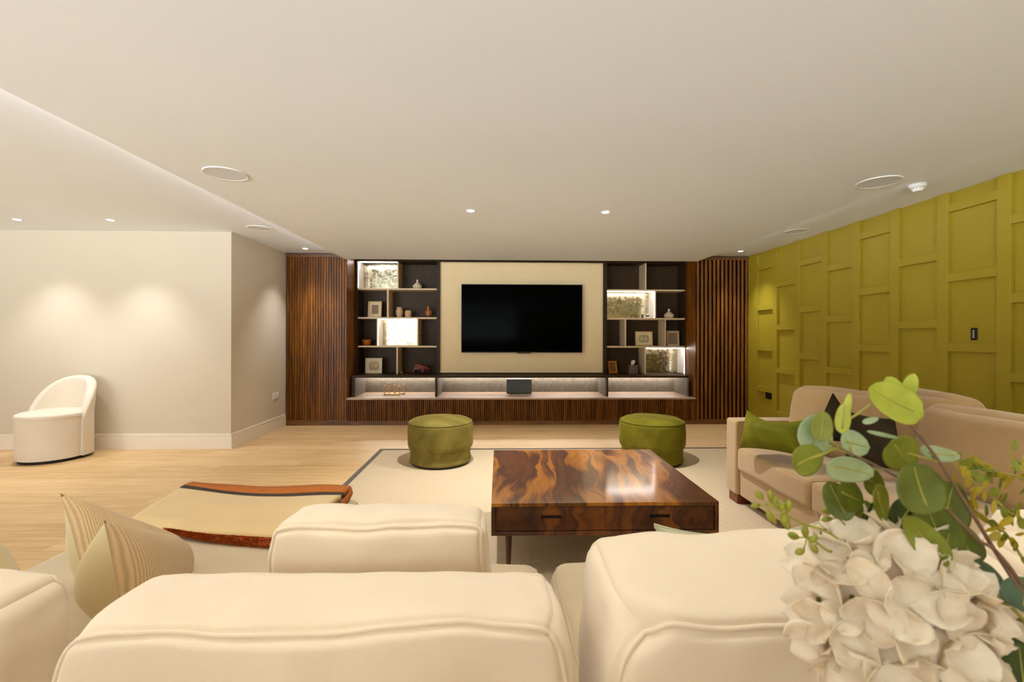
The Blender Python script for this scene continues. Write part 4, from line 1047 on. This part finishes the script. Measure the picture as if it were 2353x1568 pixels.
# hydrangea foliage: deep green lower leaves belong to the hydrangea stem
hy = stemlike('hydrangea', [(2040, 1410, .43), (2180, 1480, .43), (2330, 1560, .42)], 'large cream white hydrangea head in front of sofa', 'flower', .003, m_stemg)
for q in ((2215, 1480, .44, 80, 46, -20), (2300, 1500, .43, 80, 50, 150), (2330, 1440, .46, 60, 34, -50), (2250, 1565, .44, 90, 50, 10), (2345, 1540, .40, 60, 45, 80), (1985, 1570, .44, 60, 18, 60), (1895, 1250, .46, 46, 24, -70), (2310, 1395, .46, 70, 16, -38)):
    leaf(hy, *q[:3], q[3], q[4], q[5], m_lf_deep, .3, .3, .15)
HC = Wy(2040, 1400, .435)
def floret(c, nrm, size, seed):
    rnd = random.Random(seed); nrm = nrm.normalized(); x = nrm.orthogonal().normalized(); x.rotate(Matrix.Rotation(rnd.random() * 6.28, 3, nrm)); yv = nrm.cross(x)
    mb = MB()
    for k in range(4):
        a = k * PI / 2 + rnd.uniform(-.15, .15); d = x * math.cos(a) + yv * math.sin(a); sd = nrm.cross(d)
        lift = rnd.uniform(.05, .5); L = size * rnd.uniform(.85, 1.15); off = .0008 * k; ph = rnd.random() * 6
        def fn(u, v, d=d, sd=sd, lift=lift, L=L, off=off, ph=ph):
            s_ = .04 + .98 * (1 - math.cos(PI * u)) / 2; wdt = L * .56 * math.sqrt(max(.0004, 1 - ((s_ - .55) / .49) ** 2)) * (.75 + .35 * s_)
            y = (2 * v - 1); 
            h = L * (lift * s_ ** 1.6 + .20 * y * y * s_ - .03 * math.cos(y * 9 + ph) * s_ + .04 * math.sin(s_ * 8 + ph))
            return c + d * s_ * L + sd * y * wdt + nrm * (h + off)
        mb.grid(fn, 9, 10)
    fl = mb.build('floret', m_petal, hy, smooth=True, solid=.0005)
    MB().lathe([(0, .0035), (.0022, .003), (.0026, .001), (.0015, 0), (0, 0)], (0, 0, 0), 10)
    cm = MB().lathe([(0, 0), (.0016, .0), (.003, .0015), (.0026, .0035), (0, .0045)], (0, 0, 0), 10)
    q = nrm.to_track_quat('Z', 'Y').to_matrix(); cm.v = [c + q @ p_ for p_ in cm.v]
    cm.build('floret_eye', m_fcent, fl, smooth=True)
fl = []
ga = PI * (3 - math.sqrt(5))
N = 40
for i in range(N):
    zz = 1 - 2 * (i + .5) / N; r_ = math.sqrt(1 - zz * zz); a = ga * i
    d = Vector((r_ * math.cos(a), -zz if False else r_ * math.sin(a), zz))
    if d.y > .45: continue
    c = HC + Vector((d.x * .066, d.y * .05, d.z * .066)); fl.append((c, d))
for px, py, Y in ((2200, 1385, .44), (2270, 1425, .44), (2150, 1430, .41), (2110, 1545, .42)):
    fl.append((Wy(px, py, Y), Vector((random.uniform(-.3, .4), -1, random.uniform(-.2, .5)))))
def proj(p):
    q = p - Vector((0, 0, EYE)); zz = q.dot(_F); return CX + FPX * q.dot(_R) / zz, CY - FPX * q.z / zz
fl = [(c, d) for c, d in fl if not (proj(c)[0] > 2095 and proj(c)[1] < 1290)]
for i, (c, d) in enumerate(fl): floret(c, d + Vector((0, -.25, .1)), .035 if i % 3 else .041, i)
# budding sprigs
def sprig(pxs, buds, label):
    t = stemlike('budding_sprig', pxs, label, 'flower bud', .0012, m_stemg)
    for px, py, a, b, ang in buds:
        Y = pxs[0][2]; c = Wy(px, py, Y); mb = MB(); an = math.radians(ang); ax = Vector((math.cos(an), -.1, math.sin(an))).normalized(); q = ax.to_track_quat('Z', 'Y').to_matrix()
        L = a * Y * K; Wb = b * Y * K
        pr = [(0, -1), (.45, -.85), (.9, -.3), (1, .1), (.75, .6), (.35, .9), (.1, 1), (0, 1.02)]
        mb.lathe([(r * Wb, z * L) for r, z in pr], (0, 0, 0), 10); mb.v = [c + q @ p_ for p_ in mb.v]
        bd = mb.build('bud', m_bud, t, smooth=True)
        # short stalk to the nearest stem point
        best = min((Wy(*s_) for s_ in pxs), key=lambda s_: (s_ - c).length)
        MB().tube([c - ax * L * .8, (c - ax * L * .8).lerp(best, .5) + Vector((0, 0, -.0008)), best], .0007, 5).build('stalk', m_stemg, bd, smooth=True)
    return t
sprig([(1765, 1160, .43), (1800, 1180, .43), (1850, 1205, .43), (1920, 1235, .43), (2020, 1330, .45)],
      [(1745, 1139, 14, 8, 135), (1736, 1162, 12, 7, 190), (1770, 1140, 15, 7, 95), (1780, 1150, 10, 8, 60), (1796, 1165, 11, 9, 60), (1812, 1163, 16, 9, 80), (1768, 1185, 16, 7, -75), (1777, 1192, 14, 6, -65), (1803, 1193, 16, 11, -100), (1808, 1206, 12, 9, -80), (1786, 1160, 9, 7, 160)], 'sprig of green buds reaching furthest left over the sofa')
sprig([(1855, 1232, .44), (1880, 1250, .44), (1900, 1265, .44), (2020, 1345, .45)],
      [(1823, 1232, 15, 9, 160), (1850, 1222, 18, 8, 100), (1868, 1240, 12, 8, 40), (1838, 1268, 13, 8, 200), (1872, 1262, 12, 7, -60)], 'short sprig of green buds close beside the hydrangea head')
sprig([(1925, 1188, .45), (1950, 1215, .45), (1990, 1250, .45), (2060, 1330, .45)],
      [(1902, 1176, 16, 7, 170), (1900, 1194, 15, 6, 185), (1935, 1160, 14, 8, 85), (1928, 1172, 10, 8, 100), (1950, 1185, 16, 9, 60)], 'sprig of green buds behind the hydrangea top')
# yellow-edged leafy sprigs
def leafy(pxs, label, n, seed, spread=26):
    t = stemlike('leafy_sprig', pxs, label, 'foliage', .0012, m_stemg)
    rnd = random.Random(seed); cp = curve_pts([Wy(*q) for q in pxs], 12)
    for i in range(n):
        u = (i + .5) / n; p = cp[int(u * (len(cp) - 1))]; ang = rnd.uniform(0, 360)
        Y = p.y; o = Vector((math.cos(math.radians(ang)), rnd.uniform(-.4, .4), math.sin(math.radians(ang)))) * spread * rnd.uniform(.5, 1) * Y * K
        mb = MB(); leaf_geo(mb, p + o, rnd.uniform(13, 20) * Y * K, rnd.uniform(6, 10) * Y * K, ang, rnd.uniform(-.4, .4), rnd.uniform(-.6, .6), .3, n=6)
        mb.build('leaf', m_lf_yel if rnd.random() < .6 else m_lf_mid, t, smooth=True, solid=.0004, merge=.00005)
    return t
leafy([(2190, 1068, .44), (2225, 1100, .44), (2270, 1135, .44), (2320, 1180, .44), (2380, 1250, .44)], 'yellow-green leafy sprig nearest to tall eucalyptus branch', 30, 1)
leafy([(2235, 1058, .45), (2290, 1085, .45), (2360, 1110, .45), (2420, 1230, .45)], 'yellow-green leafy sprig level with the sofa back at picture edge', 22, 2)
leafy([(2180, 1120, .46), (2230, 1165, .46), (2290, 1215, .46), (2360, 1300, .46)], 'lower yellow-green leafy sprig beneath the brown twig', 22, 3, 20)
leafy([(2320, 1040, .42), (2353, 1075, .42), (2400, 1130, .42)], 'top yellow-green leafy sprig at the right picture edge', 12, 4, 30)
